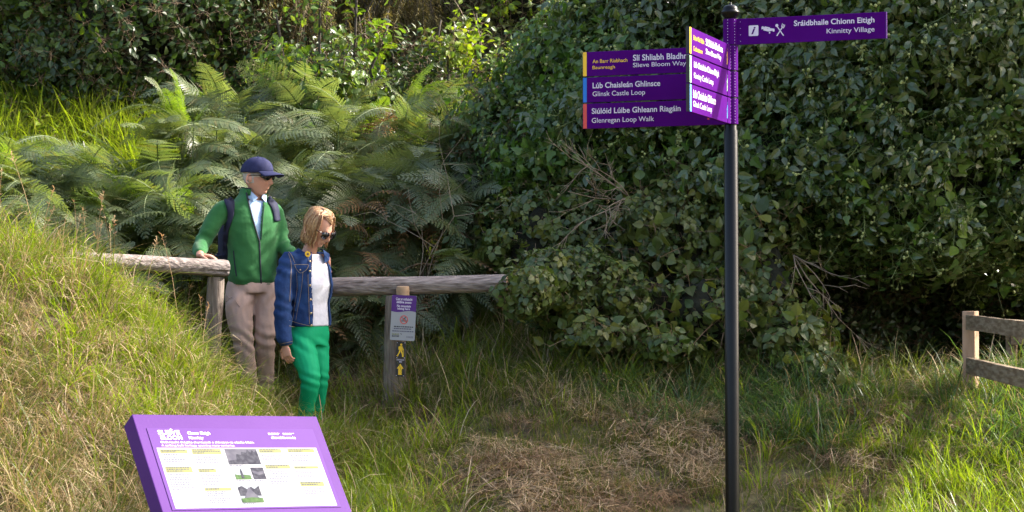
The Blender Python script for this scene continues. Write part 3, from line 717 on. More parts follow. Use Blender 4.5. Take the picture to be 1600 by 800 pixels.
# ---------------------------------------------------------------- information lectern
def build_lectern():
    O = Vector((-1.46366, 8.2014, CAM_Z - .55720)); th, ta, ro = R(37.53), R(51.29), R(2.85); W, H = .78, .39385
    c, s = math.cos, math.sin
    Ry = Matrix(((c(ro), 0, s(ro)), (0, 1, 0), (-s(ro), 0, c(ro)))); Rz = Matrix.Rotation(th, 3, 'Z')
    X = Rz @ Ry @ Vector((1, 0, 0)); S = Rz @ Ry @ Vector((0, -c(ta), -s(ta))); Nn = Rz @ Ry @ Vector((0, -s(ta), c(ta)))
    base = O + X * W / 2 + S * .35 - Nn * .1
    root = empty('information_lectern', (base.x, base.y, gz(base.x, base.y)), 'sloping purple information lectern with a white printed panel about Kinnitty', 'information board')
    fr = bpy.data.objects.new('frame', None); C.objects.link(fr)
    # local frame: x right, y up the slope, z out of the face; origin at the print's top left corner
    Mx = Matrix((( X.x, -S.x, Nn.x, O.x), (X.y, -S.y, Nn.y, O.y), (X.z, -S.z, Nn.z, O.z), (0, 0, 0, 1)))
    bpy.data.objects.remove(fr)
    loc = Matrix.Translation(-root.location) @ Mx
    mb = MB(); e = .045; T = .085
    mb.box((W / 2, -(H + .10) / 2 + .035, -T / 2 - .0010), (W + 2 * e, H + .17, T))
    o = mb.build('frame', M['purple_side'], root, bevel=.004); o.matrix_local = loc
    panel = MB(); panel.box((W / 2, -H / 2, 0), (W, H, .003)); pn = panel.build('print_panel', M['purple_print'], root); pn.matrix_local = loc
    tag(pn, 'printed panel with a purple heading over white text columns')
    U = lambda u: u * W
    V = lambda v: -v * H
    z = .0020
    shape_on([rect(U(.020), V(.981), U(.978), V(.244))], pn, M['board_white'], z, 'white_field')
    Wp = M['white_print']
    text_on('SLIEVE', (U(.055), V(.080), U(.183), V(.025)), pn, Wp, z, .035)
    text_on('BLOOM', (U(.062), V(.146), U(.187), V(.090)), pn, Wp, z, .035)
    shape_on([[(U(.128), V(.02)), (U(.136), V(.004)), (U(.146), V(.02)), (U(.137), V(.03))]], pn, Wp, z, 'logo_mark')
    text_on('Cionn Eitigh', (U(.226), V(.090), U(.359), V(.040)), pn, Wp, z, .02)
    text_on('Kinnitty', (U(.226), V(.148), U(.311), V(.100)), pn, Wp, z, .02)
    text_on('Oidhreacht thógtha shuntasach a shíneann na céadta bliain.', (U(.053), V(.196), U(.605), V(.162)), pn, Wp, z, .016)
    text_on('A striking built heritage spanning many centuries.', (U(.053), V(.234), U(.482), V(.203)), pn, Wp, z, .016)
    text_on('slievebloom.ie', (U(.720), V(.130), U(.871), V(.094)), pn, Wp, z, .02)
    def lines(u0, v0, u1, v1, n, m, rng, hf=.58, name='small_print', zz_=z + .0006):
        ps = []; dv = (v1 - v0) / n
        for i in range(n):
            v = v0 + dv * i; x = u0; end = u1 - (rng.uniform(0, .2) if i < n - 1 else rng.uniform(.2, .6)) * (u1 - u0)
            while x < end:
                w = rng.uniform(.005, .016); ps.append(rect(U(x), V(v + dv * hf), U(min(x + w, end)), V(v))); x += w + .0035
        shape_on(ps, pn, m, zz_, name)
    rng = random.Random(5)
    lines(.709, .055, .790, .085, 2, Wp, rng); lines(.800, .055, .875, .085, 2, Wp, rng)
    heads = [(.035, .266, .190, .312), (.033, .479, .184, .550), (.217, .260, .387, .327), (.219, .506, .321, .551), (.219, .740, .374, .776), (.616, .259, .752, .308), (.622, .462, .772, .511), (.793, .259, .958, .305), (.796, .482, .946, .513), (.798, .680, .944, .735)]
    for u0, v0, u1, v1 in heads:
        shape_on([rect(U(u0), V(v1), U(u1), V(v0))], pn, M['olive_print'], z + .0006, 'heading_strip')
        n = 1 if v1 - v0 < .04 else (3 if v1 - v0 > .066 else 2)
        lines(u0 + .006, v0 + .006, u1 - .004, v1 - .002, n, M['photo_grey'], rng, .55, 'heading_print', z + .0012)
    for u0, v0, u1, v1, n in [(.041, .321, .165, .449, 6), (.036, .566, .170, .771, 10), (.221, .345, .362, .463, 6), (.223, .569, .352, .713, 8), (.225, .783, .369, .932, 7), (.621, .319, .755, .429, 6), (.623, .525, .753, .709, 9), (.800, .320, .926, .445, 6), (.798, .523, .932, .645, 7), (.800, .744, .931, .858, 6)]:
        lines(u0, v0, u1, v1, n, M['grey_print'], rng, .5)
    def ph(u0, v0, u1, v1, bgm, polys):
        o = shape_on([rect(U(u0), V(v1), U(u1), V(v0))], pn, bgm, z + .0006, 'picture')
        for i, (m, ps) in enumerate(polys):
            sc = lambda p: [(U(u0 + a * (u1 - u0)), V(v0 + (1 - b) * (v1 - v0))) for a, b in p]
            shape_on([sc(p) for p in ps], o, m, z + .0012 + .0005 * i, 'picture_detail')
    ph(.411, .260, .602, .454, M['photo_grey'], [(M['photo_dark'], [[(0, 0), (1, 0), (1, .75), (.96, .9), (.9, .75), (.84, .92), (.78, .74), (.7, .95), (.64, .74), (.5, .8), (.46, .6), (.32, .66), (.28, .3), (0, .22)]])])
    ph(.423, .501, .515, .642, M['photo_sky'], [(M['photo_green'], [[(0, 0), (1, 0), (1, .35), (.6, .42), (.3, .38), (0, .45)]]), (M['photo_dark'], [[(.36, .08), (.56, .08), (.52, .7), (.46, 1), (.41, .7)]])])
    ph(.527, .494, .604, .642, M['photo_dark'], [(M['photo_grey'], [[(.1, .5), (.5, .35), (.95, .5), (1, .7), (.5, .62), (0, .75)]])])
    ph(.414, .721, .541, .926, M['photo_sky'], [(M['photo_dark'], [[(0, .4), (1, .4), (1, 1), (.75, .8), (.62, .95), (.4, .8), (.2, 1), (0, .9)]]), (M['photo_grey'], [[(.12, .2), (.88, .2), (.5, .92)]]), (M['photo_green'], [[(0, 0), (1, 0), (1, .25), (.5, .3), (0, .24)]])])
    for u0, v0, u1 in [(.411, .462, .59), (.423, .652, .53), (.527, .652, .604), (.414, .933, .541)]: lines(u0, v0, u1, v0 + .018, 1, M['grey_print'], rng, .6)
    for k in (.12, W - .12):
        top = O + X * k + S * .25 - Nn * .10; g = gz(top.x, top.y)
        mb = MB(); mb.tube([top - root.location + Vector((0, 0, .03)), Vector((top.x, top.y, g - .2)) - root.location], .038, 16)
        mb.build('leg', M['purple_side'], root, True)
build_lectern()

# ---------------------------------------------------------------- log rails
def log_mesh(p0, p1, r0, r1, seed, mat, cutmat, sag=0.0, n=28, seg=36, flat=0.0):
    rng = random.Random(seed); p0, p1 = Vector(p0), Vector(p1); d = (p1 - p0).normalized()
    up = Vector((0, 0, 1)) if abs(d.z) < .8 else Vector((0, -1, 0)); w = d.cross(up).normalized(); up = w.cross(d)
    ph = [rng.uniform(0, 6.28) for _ in range(8)]; cr = [(rng.uniform(0, 6.28), rng.uniform(.05, .12), rng.uniform(-.8, .8)) for _ in range(4)]
    rings = []
    for i in range(seg + 1):
        t = i / seg; L = (p1 - p0).length * t
        c = p0.lerp(p1, t) + up * (-sag * 4 * t * (1 - t) + .006 * math.sin(L * 3 + ph[0])) + w * .006 * math.sin(L * 2.3 + ph[1])
        ring = []
        for k in range(n):
            a = 2 * math.pi * k / n
            r = (r0 + (r1 - r0) * t) * (1 + .035 * math.sin(2 * a + ph[2] + L) + .025 * math.sin(5 * a + ph[3] + 2 * L) + .015 * math.sin(9 * a + ph[4]) + .02 * math.sin(L * 7 + 3 * a + ph[5]))
            for ca, cw, ct in cr:      # long drying cracks
                da = (a - ca - ct * t + math.pi) % (2 * math.pi) - math.pi
                r -= .016 * math.exp(-(da / cw) ** 2) * (.5 + .5 * math.sin(L * 4 + ca * 3))
            if i in (0, seg): r *= .93
            ring.append(c + up * (r * math.sin(a)) + w * (r * math.cos(a)))
        rings.append(ring)
    mb = MB(); mb.rings(rings, False); k = len(mb.v)
    mb.add(rings[0], [tuple(range(n))[::-1]], 1); mb.add(rings[-1], [tuple(range(n))], 1)
    return mb

def build_rails():
    # left rail
    a = P(118, 404, 13.95); b = P(356, 417, 14.45); pt = P(333, 436, 14.45); pbx = P(328, 560, 14.45)
    g = gz(pt.x, pt.y); root = empty('log_rail_fence', (pt.x, pt.y, g), 'weathered log rail on a leaning post with a hand resting on its end', 'log fence', 'log rail fences beside the path')
    mb = log_mesh(a - root.location, b - root.location, .050, .060, 3, 0, 0); mb.build('rail', [M['log'], M['cut_wood']], root, True).modifiers.new('e', 'EDGE_SPLIT').split_angle = R(60)
    mb = log_mesh(Vector((pbx.x - .03, pt.y, min(g, pbx.z) - .4)) - root.location, pt - root.location + Vector((.015, 0, .02)), .072, .060, 5, 0, 0)
    mb.build('post', [M['post'], M['cut_wood']], root, True)
    # right rail
    a = P(500, 450, 14.62); b = P(793, 441, 14.42); s = P(620, 462, 14.5); f = P(612, 640, 14.5)
    g = gz(f.x, f.y); root = empty('log_rail_fence', (f.x, f.y, g), 'thick weathered log rail on a round post carrying the no mountain biking notice', 'log fence', 'log rail fences beside the path')
    mb = log_mesh(a - root.location, b - root.location, .070, .062, 8, 0, 0, 0, 32, 48)
    mb.build('rail', [M['log'], M['cut_wood']], root, True).modifiers.new('e', 'EDGE_SPLIT').split_angle = R(60)
    mb = log_mesh(Vector((f.x, f.y, g - .4)) - root.location, s - root.location, .082, .072, 9, 0, 0)
    mb.build('post', [M['post'], M['cut_wood']], root, True).modifiers.new('e', 'EDGE_SPLIT').split_angle = R(60)
    mb = log_mesh(P(629, 470, 14.44) - root.location, P(629, 447, 14.43) - root.location, .050, .046, 10, 0, 0, n=12, seg=6)
    mb.build('wedge', [M['cut_wood'], M['cut_wood']], root, True)
build_rails()

def plate(name, corners, d, label, cat, matp, group=None):
    tl, tr, br, bl = [P(x, y, d) for x, y in corners]
    X = (tr - tl); W = X.length; X = X.normalized(); Yv = (tl - bl); H = Yv.length; Yv = (Yv - X * Yv.dot(X)).normalized(); Z = X.cross(Yv)
    o = bpy.data.objects.new(name, None); C.objects.link(o)
    o.matrix_world = Matrix(((X.x, Yv.x, Z.x, bl.x), (X.y, Yv.y, Z.y, bl.y), (X.z, Yv.z, Z.z, bl.z), (0, 0, 0, 1)))
    tag(o, label, cat, group)
    mb = MB(); mb.prism(rrect(0, 0, W, H, .008), Matrix.Translation((0, 0, -.004)), .004); mb.build('plate', matp, o)
    return o, W, H

def build_notices():
    o, W, H = plate('notice_sign', [(613, 460), (651.5, 462), (646.5, 533), (609, 530.5)], 14.38, 'white and purple no mountain biking notice fixed high on the log fence post', 'notice', M['board_white'])
    x = lambda u: u * W
    y = lambda v: (1 - v) * H
    top = rrect(0, y(.36), W, H, .008)
    wave = [(x(t), y(.36 + .018 * math.sin(t * 6.28))) for t in [i / 12 for i in range(13)]]
    shape_on([wave + [(W, H - .008), (W - .008, H), (.008, H), (0, H - .008)]], o, M['purple_print'], .0006, 'purple_heading')
    for s, u0, v0, u1, v1 in [('Cosc ar rothaíocht', .17, .115, .83, .055), ('sléibhe anseo', .2, .18, .8, .125), ('No mountain', .22, .265, .78, .21), ('biking here', .25, .335, .75, .275)]:
        text_on(s, (x(u0), y(v0), x(u1), y(v1)), o, M['white_print'], .0012, .02)
    cx, cy, r = x(.53), y(.54), .028
    ring = []
    for k in range(20):
        a, b = 2 * math.pi * k / 20, 2 * math.pi * (k + 1) / 20
        ring.append([(cx + r * math.cos(a), cy + 1.1 * r * math.sin(a)), (cx + r * math.cos(b), cy + 1.1 * r * math.sin(b)), (cx + .82 * r * math.cos(b), cy + .9 * r * math.sin(b)), (cx + .82 * r * math.cos(a), cy + .9 * r * math.sin(a))])
    w = []
    for sx in (-.010, .011):
        for k in range(10):
            a, b = 2 * math.pi * k / 10, 2 * math.pi * (k + 1) / 10
            w.append([(cx + sx + .008 * math.cos(a), cy - .008 + .008 * math.sin(a)), (cx + sx + .008 * math.cos(b), cy - .008 + .008 * math.sin(b)), (cx + sx + .006 * math.cos(b), cy - .008 + .006 * math.sin(b)), (cx + sx + .006 * math.cos(a), cy - .008 + .006 * math.sin(a))])
    w += [thick(cx - .010, cy - .008, cx + .002, cy + .004, .003), thick(cx + .002, cy + .004, cx + .011, cy - .008, .003), thick(cx - .006, cy + .006, cx + .006, cy + .012, .005), circ(cx + .009, cy + .017, .004, 8), thick(cx + .006, cy + .010, cx + .012, cy + .004, .003)]
    shape_on(w, o, M['black_print'], .0012, 'bicycle_pictogram')
    shape_on(ring + [thick(cx - .02, cy + .021, cx + .02, cy - .021, .005)], o, M['red_print'], .0018, 'prohibition_ring')
    rng = random.Random(2)
    for v in (.685, .73, .785):
        ps = []; t = .14 if v < .77 else .08
        while t < (.86 if v < .77 else .94):
            q = rng.uniform(.04, .09); ps.append(rect(x(t), y(v + .022), x(min(t + q, .94)), y(v))); t += q + .02
        shape_on(ps, o, M['grey_print'] if v > .7 else M['photo_dark'], .0012, 'small_print')
    text_on('SLIEVE', (x(.08), y(.885), x(.36), y(.85)), o, M['olive_print'], .0012, .03)
    text_on('BLOOM', (x(.08), y(.925), x(.36), y(.892)), o, M['photo_dark'], .0012, .03)
    text_on('COILLTE', (x(.66), y(.935), x(.93), y(.90)), o, M['grey_print'], .0012, .01)
    shape_on([[(x(.4), y(.845)), (x(.46), y(.85)), (x(.47), y(.875)), (x(.43), y(.86))]], o, M['black_print'], .0012, 'logo_mark')
    o, W, H = plate('waymarker_plate', [(619.5, 533.5), (633.8, 534), (632.5, 560), (618.5, 559.5)], 14.40, 'black waymarker plate with a yellow walking figure under the notice', 'waymarker', M['black_print'], 'black waymarker plates on the log fence post')
    shape_on([[(2 * W * .5 - px_, py_) for px_, py_ in p] for p in walker(W / 2, H * .5, H * .82)], o, M['yellow_print'], .0008, 'walker_pictogram')
    shape_on([circ(.006, .006, .003, 8), circ(W - .006, .006, .003, 8), circ(.006, H - .006, .003, 8), circ(W - .006, H - .006, .003, 8)], o, M['white_print'], .0012, 'screws')
    o, W, H = plate('waymarker_plate', [(618.4, 560.4), (632.4, 561), (631.5, 588), (617.5, 587.5)], 14.40, 'black waymarker plate with a yellow arrow pointing straight up', 'waymarker', M['black_print'], 'black waymarker plates on the log fence post')
    text_on('SLIEVE BLOOM', (W * .08, H * .93, W * .92, H * .99), o, M['white_print'], .0008, .02); text_on('WAY', (W * .35, H * .80, W * .68, H * .89), o, M['white_print'], .0008, .02)
    shape_on([[(W * .5, H * .74), (W * .88, H * .46), (W * .70, H * .46), (W * .70, H * .10), (W * .30, H * .10), (W * .30, H * .46), (W * .12, H * .46)]], o, M['yellow_print'], .0008, 'arrow')
    shape_on([circ(.006, .006, .003, 8), circ(W - .006, .006, .003, 8)], o, M['white_print'], .0012, 'screws')
build_notices()

# ---------------------------------------------------------------- timber fences on the right
def board(mb, p0, p1, h, t, seed=0, n=10):
    rng = random.Random(seed); p0, p1 = Vector(p0), Vector(p1); d = (p1 - p0).normalized(); w = Vector((0, 0, 1)).cross(d).normalized(); rings = []
    for i in range(n + 1):
        c = p0.lerp(p1, i / n); j = lambda: rng.uniform(-.003, .003)
        b = .006
        rings.append([c + w * (x * t / 2) + Vector((0, 0, z * h / 2 + j())) for x, z in ((-1, -1), (-1, 1), (1, 1), (1, -1))])
    mb.rings(rings)

def build_fence():
    c = P(1516, 560, 14.0); g = gz(c.x, c.y)
    root = empty('timber_fence', (c.x, c.y, g), 'wooden fence with a pale sawn end post and two mossy rails', 'wooden fence', 'post and rail fences at the right edge')
    mb = MB(); top = P(1516, 488, 14).z - g
    mb.box((0, 0, top / 2 - .15), (.088, .088, top + .3), Matrix.Rotation(R(-32), 3, 'Z'))
    mb.build('post', M['new_post'], root, bevel=.004)
    for py0, px1, py1, d1, h in ((505.5, 1600, 517, 12.2, .100), (573, 1600, 594, 12.2, .108)):
        mb = MB(); a = P(1514, py0, 13.93); b = P(1600, py1, d1); b = a + (b - a) * 1.5
        board(mb, a - root.location, b - root.location, h, .05, int(py0)); mb.build('rail', M['rail'], root, bevel=.004)
    e = a + (b - a) * .98; mb = MB(); ge = gz(e.x, e.y)
    mb.box(Vector((e.x + .05, e.y, 0)) - Vector((root.location.x, root.location.y, 0)) + Vector((0, 0, ge - g + .55)), (.09, .09, 1.3)); mb.build('post', M['new_post'], root, bevel=.004)
    c = P(1580, 560, 15.2); g = gz(c.x, c.y)
    root = empty('timber_fence', (c.x, c.y, g), 'dark post and rail fence standing behind the sawn end post in the shade', 'wooden fence', 'post and rail fences at the right edge')
    mb = MB(); top = P(1580, 510, 15.2).z - g
    mb.box((0, 0, top / 2 - .15), (.075, .075, top + .3), Matrix.Rotation(R(-24), 3, 'Z')); mb.build('post', M['rail'], root, bevel=.004)
    for z in (top - .10, top - .36):
        mb = MB(); board(mb, (-.02, -.05, z), (2.2, -.3, z + .02), .09, .035, 7); mb.build('rail', M['rail'], root, bevel=.004)
    mb = MB(); mb.box((2.15, -.22, top / 2 - .15), (.075, .075, top + .3)); mb.build('post', M['rail'], root, bevel=.004)
build_fence()
# ---------------------------------------------------------------- people
def bez(pts, n):
    """smooth curve through points"""
    pts = [Vector(p) for p in pts]; out = []
    q = [pts[0] * 2 - pts[1]] + pts + [pts[-1] * 2 - pts[-2]]
    for i in range(1, len(q) - 2):
        for k in range(n):
            t = k / n; a, b, c, d = q[i - 1], q[i], q[i + 1], q[i + 2]
            out.append(.5 * ((2 * b) + (c - a) * t + (2 * a - 5 * b + 4 * c - d) * t * t + (3 * b - a - 3 * c + d) * t ** 3))
    out.append(pts[-1]); return out

def limb(mb, pts, rads, n=16, sub=6, sq=None):
    P_ = bez(pts, sub); r = []
    for i in range(len(pts) - 1):
        for k in range(sub): r.append(rads[i] + (rads[i + 1] - rads[i]) * (k / sub))
    r.append(rads[-1]); mb.tube(P_, r, n)
    mb.ball(pts[0], rads[0], 14, 10); mb.ball(pts[-1], rads[-1] * .98, 14, 10)

def torso(mb, secs, yaw, grow_=0.0, n=36, p=2.4):
    rings = []; ca, sa = math.cos(yaw), math.sin(yaw)
    full = []
    for i in range(len(secs) - 1):
        for k in range(4):
            t = k / 4; t = t * t * (3 - 2 * t) if False else t
            full.append([a + (b - a) * t for a, b in zip(secs[i], secs[i + 1])])
    full.append(list(secs[-1]))
    for z, cx, cy, rx, ry in full:
        ring = []
        for k in range(n):
            a = 2 * math.pi * k / n; c, s = math.cos(a), math.sin(a)
            e = 2 / p; u = math.copysign(abs(c) ** e, c) * (rx + grow_); v = math.copysign(abs(s) ** e, s) * (ry + grow_)
            ring.append(Vector((cx + u * ca - v * sa, cy + u * sa + v * ca, z)))
        rings.append(ring)
    mb.rings(rings)

def hand(mb, wrist, fwd, nrm, thumb_side, curl=.35, s=1.0, spread=.12):
    """wrist position, direction of the fingers, back-of-hand normal, side (+1/-1) of the thumb"""
    wrist = Vector(wrist); f = Vector(fwd).normalized(); n = Vector(nrm); n = (n - f * n.dot(f)).normalized(); w = f.cross(n) * thumb_side
    rings = []
    for t, hw, ht in ((-.02, .026, .020), (.01, .028, .018), (.045, .038, .016), (.08, .040, .014), (.092, .036, .011)):
        c = wrist + f * (t * s); rings.append([c + w * (hw * s * math.cos(2 * math.pi * k / 12)) + n * (ht * s * math.sin(2 * math.pi * k / 12)) for k in range(12)])
    mb.rings(rings)
    for i, (off, L, r) in enumerate(((.029, .070, .0092), (.010, .078, .0095), (-.010, .073, .0090), (-.028, .056, .0082))):
        b = wrist + (f * .085 + w * off) * s; d = (f + w * (off * spread * 25 * .25)).normalized(); pts = [b - f * .02 * s]; ang = 0; p = b; pts.append(p)
        for j, k in enumerate((.45, .32, .23)):
            ang += curl * (1.0 if j == 0 else .9) * (1 + .12 * i)
            p = p + (d * math.cos(ang) - n * math.sin(ang)) * (L * k * s); pts.append(p)
        mb.tube(pts, [r * s * 1.02, r * s, r * s * .95, r * s * .88, r * s * .78], 8); mb.ball(pts[-1], r * s * .78, 8, 6)
    b = wrist + (f * .022 + w * .024) * s
    p1 = b + (f * .5 + w * .75 - n * .25).normalized() * .034 * s; p2 = p1 + (f * .85 + w * .35 - n * .25).normalized() * .032 * s; p3 = p2 + (f * .95 + w * .05 - n * .3).normalized() * .024 * s
    mb.tube([b, p1, p2, p3], [.014 * s, .0115 * s, .010 * s, .0082 * s], 8); mb.ball(p3, .0082 * s, 8, 6)

def head_points(sx=1.0, age=0.0, fem=False):
    """head surface facing -Y, centre between ears; returns function of unit direction"""
    g = lambda v, c, s: math.exp(-((v - c) / s) ** 2)
    def f(d):
        x, y, z = d
        px, py, pz = x * .076 * sx, y * .096, z * .118
        if z < 0:
            k = (-z) ** 1.3; px *= 1 - (.30 if fem else .22) * k; py = py * (1 - .16 * k) - .020 * k - (0 if y < 0 else -.0) 
            if y > 0: py *= 1 - .35 * k
        else:
            px *= 1 + .02 * z; py += .006 * z
        front = max(0, -y)
        if front > 0:
            py += -.0 + .010 * front * g(z, -.1, .6) * (abs(x) / .8) ** 2
            nz = g(x, 0, .15)
            nose = nz * (.027 * g(z, -.30, .12) + .017 * g(z, -.13, .16) + .006 * g(z, .05, .1))
            brow = .0060 * g(z, .17, .09) * g(abs(x), .3, .25)
            eye = -.0095 * g(z, .02, .10) * g(abs(x), .40, .16)
            lip = .0085 * g(z, -.52, .055) * g(x, 0, .26) + .0080 * g(z, -.60, .05) * g(x, 0, .22) - .0060 * g(z, -.56, .022) * g(x, 0, .26)
            chin = .014 * g(z, -.86, .14) * g(x, 0, .30) - .004 * g(z, -.70, .05) * g(x, 0, .3)
            cheek = .004 * g(z, -.22, .18) * g(abs(x), .52, .2)
            fold = -.0018 * age * g(abs(x) - .25 - .25 * (-z - .3), 0, .05) * (1 if -.65 < z < -.28 else 0)
            py -= (nose + brow + eye + lip + chin + cheek + fold) * min(1, front * 1.8)
        return Vector((px, py, pz))
    return f

def head(mb, T, sx=1.0, age=0.0, fem=False):
    f = head_points(sx, age, fem); n, m = 56, 44; rings = []
    top = T @ f((0, 0, 1)); bot = T @ f((0, 0, -1))
    for i in range(1, m):
        t = math.pi * i / m
        rings.append([T @ f((math.sin(t) * math.sin(2 * math.pi * k / n), -math.sin(t) * math.cos(2 * math.pi * k / n), math.cos(t))) for k in range(n)])
    vs = [p for r_ in rings for p in r_] + [top, bot]; fs = []
    for i in range(len(rings) - 1):
        for k in range(n): fs.append((i * n + k, (i + 1) * n + k, (i + 1) * n + (k + 1) % n, i * n + (k + 1) % n))
    for k in range(n):
        fs.append((len(vs) - 2, k, (k + 1) % n)); fs.append((len(vs) - 1, (m - 2) * n + (k + 1) % n, (m - 2) * n + k))
    mb.add(vs, fs)
    for s in (-1, 1):      # ears: rim, lobe, bowl
        c = Vector((s * .077 * sx, .010, -.012))
        pts = [c + Vector((s * (.006 + .007 * math.sin(a / 2)), .016 * math.sin(a) + .004, .030 * math.cos(a))) for a in [R(k) for k in range(-20, 230, 25)]]
        mb.tube([T @ p for p in pts], .0058, 8); mb.ball(T @ c, (.010, .014, .022), 10, 8, 0, T.to_3x3())

def frame_T(c, yaw, pitch=0.0, roll=0.0):
    return Matrix.Translation(Vector(c)) @ Matrix.Rotation(yaw, 4, 'Z') @ Matrix.Rotation(roll, 4, 'Y') @ Matrix.Rotation(pitch, 4, 'X')

def wrinkle(me, amp, sc, seed=0, zs=1.0, fold=None):
    n = len(me.vertices); co = np.zeros(n * 3); no = np.zeros(n * 3)
    me.vertices.foreach_get('co', co); me.vertices.foreach_get('normal', no); co = co.reshape(-1, 3); no = no.reshape(-1, 3)
    rs = np.random.RandomState(seed); d = np.zeros(n)
    for k in range(7):
        v = rs.normal(size=3) * sc * (1 + .45 * k); v[2] *= zs; w = rs.normal(size=3) * sc * .6
        s = np.sin(co @ v + 1.4 * np.sin(co @ w + k) + k * 2.1)
        d += (1 - 2 * np.abs(s)) / (1 + .5 * k)
    d *= amp / 2.2
    if fold is not None:
        d += fold(co)
    co += no * d[:, None]; me.vertices.foreach_set('co', co.ravel()); me.update()

def cut(me, pred):
    """delete the faces whose centre meets pred(x, y, z, normal)"""
    import bmesh
    bm = bmesh.new(); bm.from_mesh(me)
    dele = [f for f in bm.faces if pred(*f.calc_center_median(), f.normal)]
    bmesh.ops.delete(bm, geom=dele, context='FACES'); bm.to_mesh(me); bm.free(); me.update()

def hitter(*meshes):
    trees = []
    for me in meshes: trees.append(BVHTree.FromPolygons([v.co[:] for v in me.vertices], [p.vertices[:] for p in me.polygons]))
    def f(x, z, y0=-2.0):
        best = None
        for t in trees:
            h = t.ray_cast(Vector((x, y0, z)), Vector((0, 1, 0)))
            if h[0] is not None and (best is None or h[3] < best[3]): best = h
        return best
    return f

def ribbon(hit, pts, width, off, mat, name, parent, sub=8, thick_=0.0):
    P_ = bez([Vector((x, 0, z)) for x, z in pts], sub); mb = MB(); L = []; Rr = []; last = None
    for i, p in enumerate(P_):
        d = (P_[min(i + 1, len(P_) - 1)] - P_[max(i - 1, 0)]).normalized(); s = Vector((-d.z, 0, d.x))
        w = width[0] + (width[1] - width[0]) * i / (len(P_) - 1) if hasattr(width, '__len__') else width
        row = []
        for q in (-1, 0, 1):
            g = p + s * (q * w / 2); h = hit(g.x, g.z)
            if h is None: 
                if last is None: row = None; break
                row.append(Vector((g.x, last, g.z)))
            else:
                n = h[1] if h[1].y < 0 else -h[1]; pt = h[0] + n * off; last = pt.y; row.append(pt)
        if row: L.append(row)
    if len(L) < 2: return None
    for _ in range(2):
        for i in range(1, len(L) - 1):
            for q in range(3): L[i][q] = L[i][q] * .5 + (L[i - 1][q] + L[i + 1][q]) * .25
    mb.grid([r_[::-1] for r_ in L])
    o = mb.build(name, mat, parent, True)
    if thick_:
        s = o.modifiers.new('s', 'SOLIDIFY'); s.thickness = thick_; s.offset = 0
    return o

def blob(hit, x, z, r, mat, name, parent, off=.003, sq=.4):
    h = hit(x, z)
    if h is None: return None
    mb = MB(); q = h[1].to_track_quat('Z', 'Y').to_matrix(); mb.ball(h[0] + h[1] * off, (r, r, r * sq), 12, 6, 0, q)
    return mb.build(name, mat, parent, True)

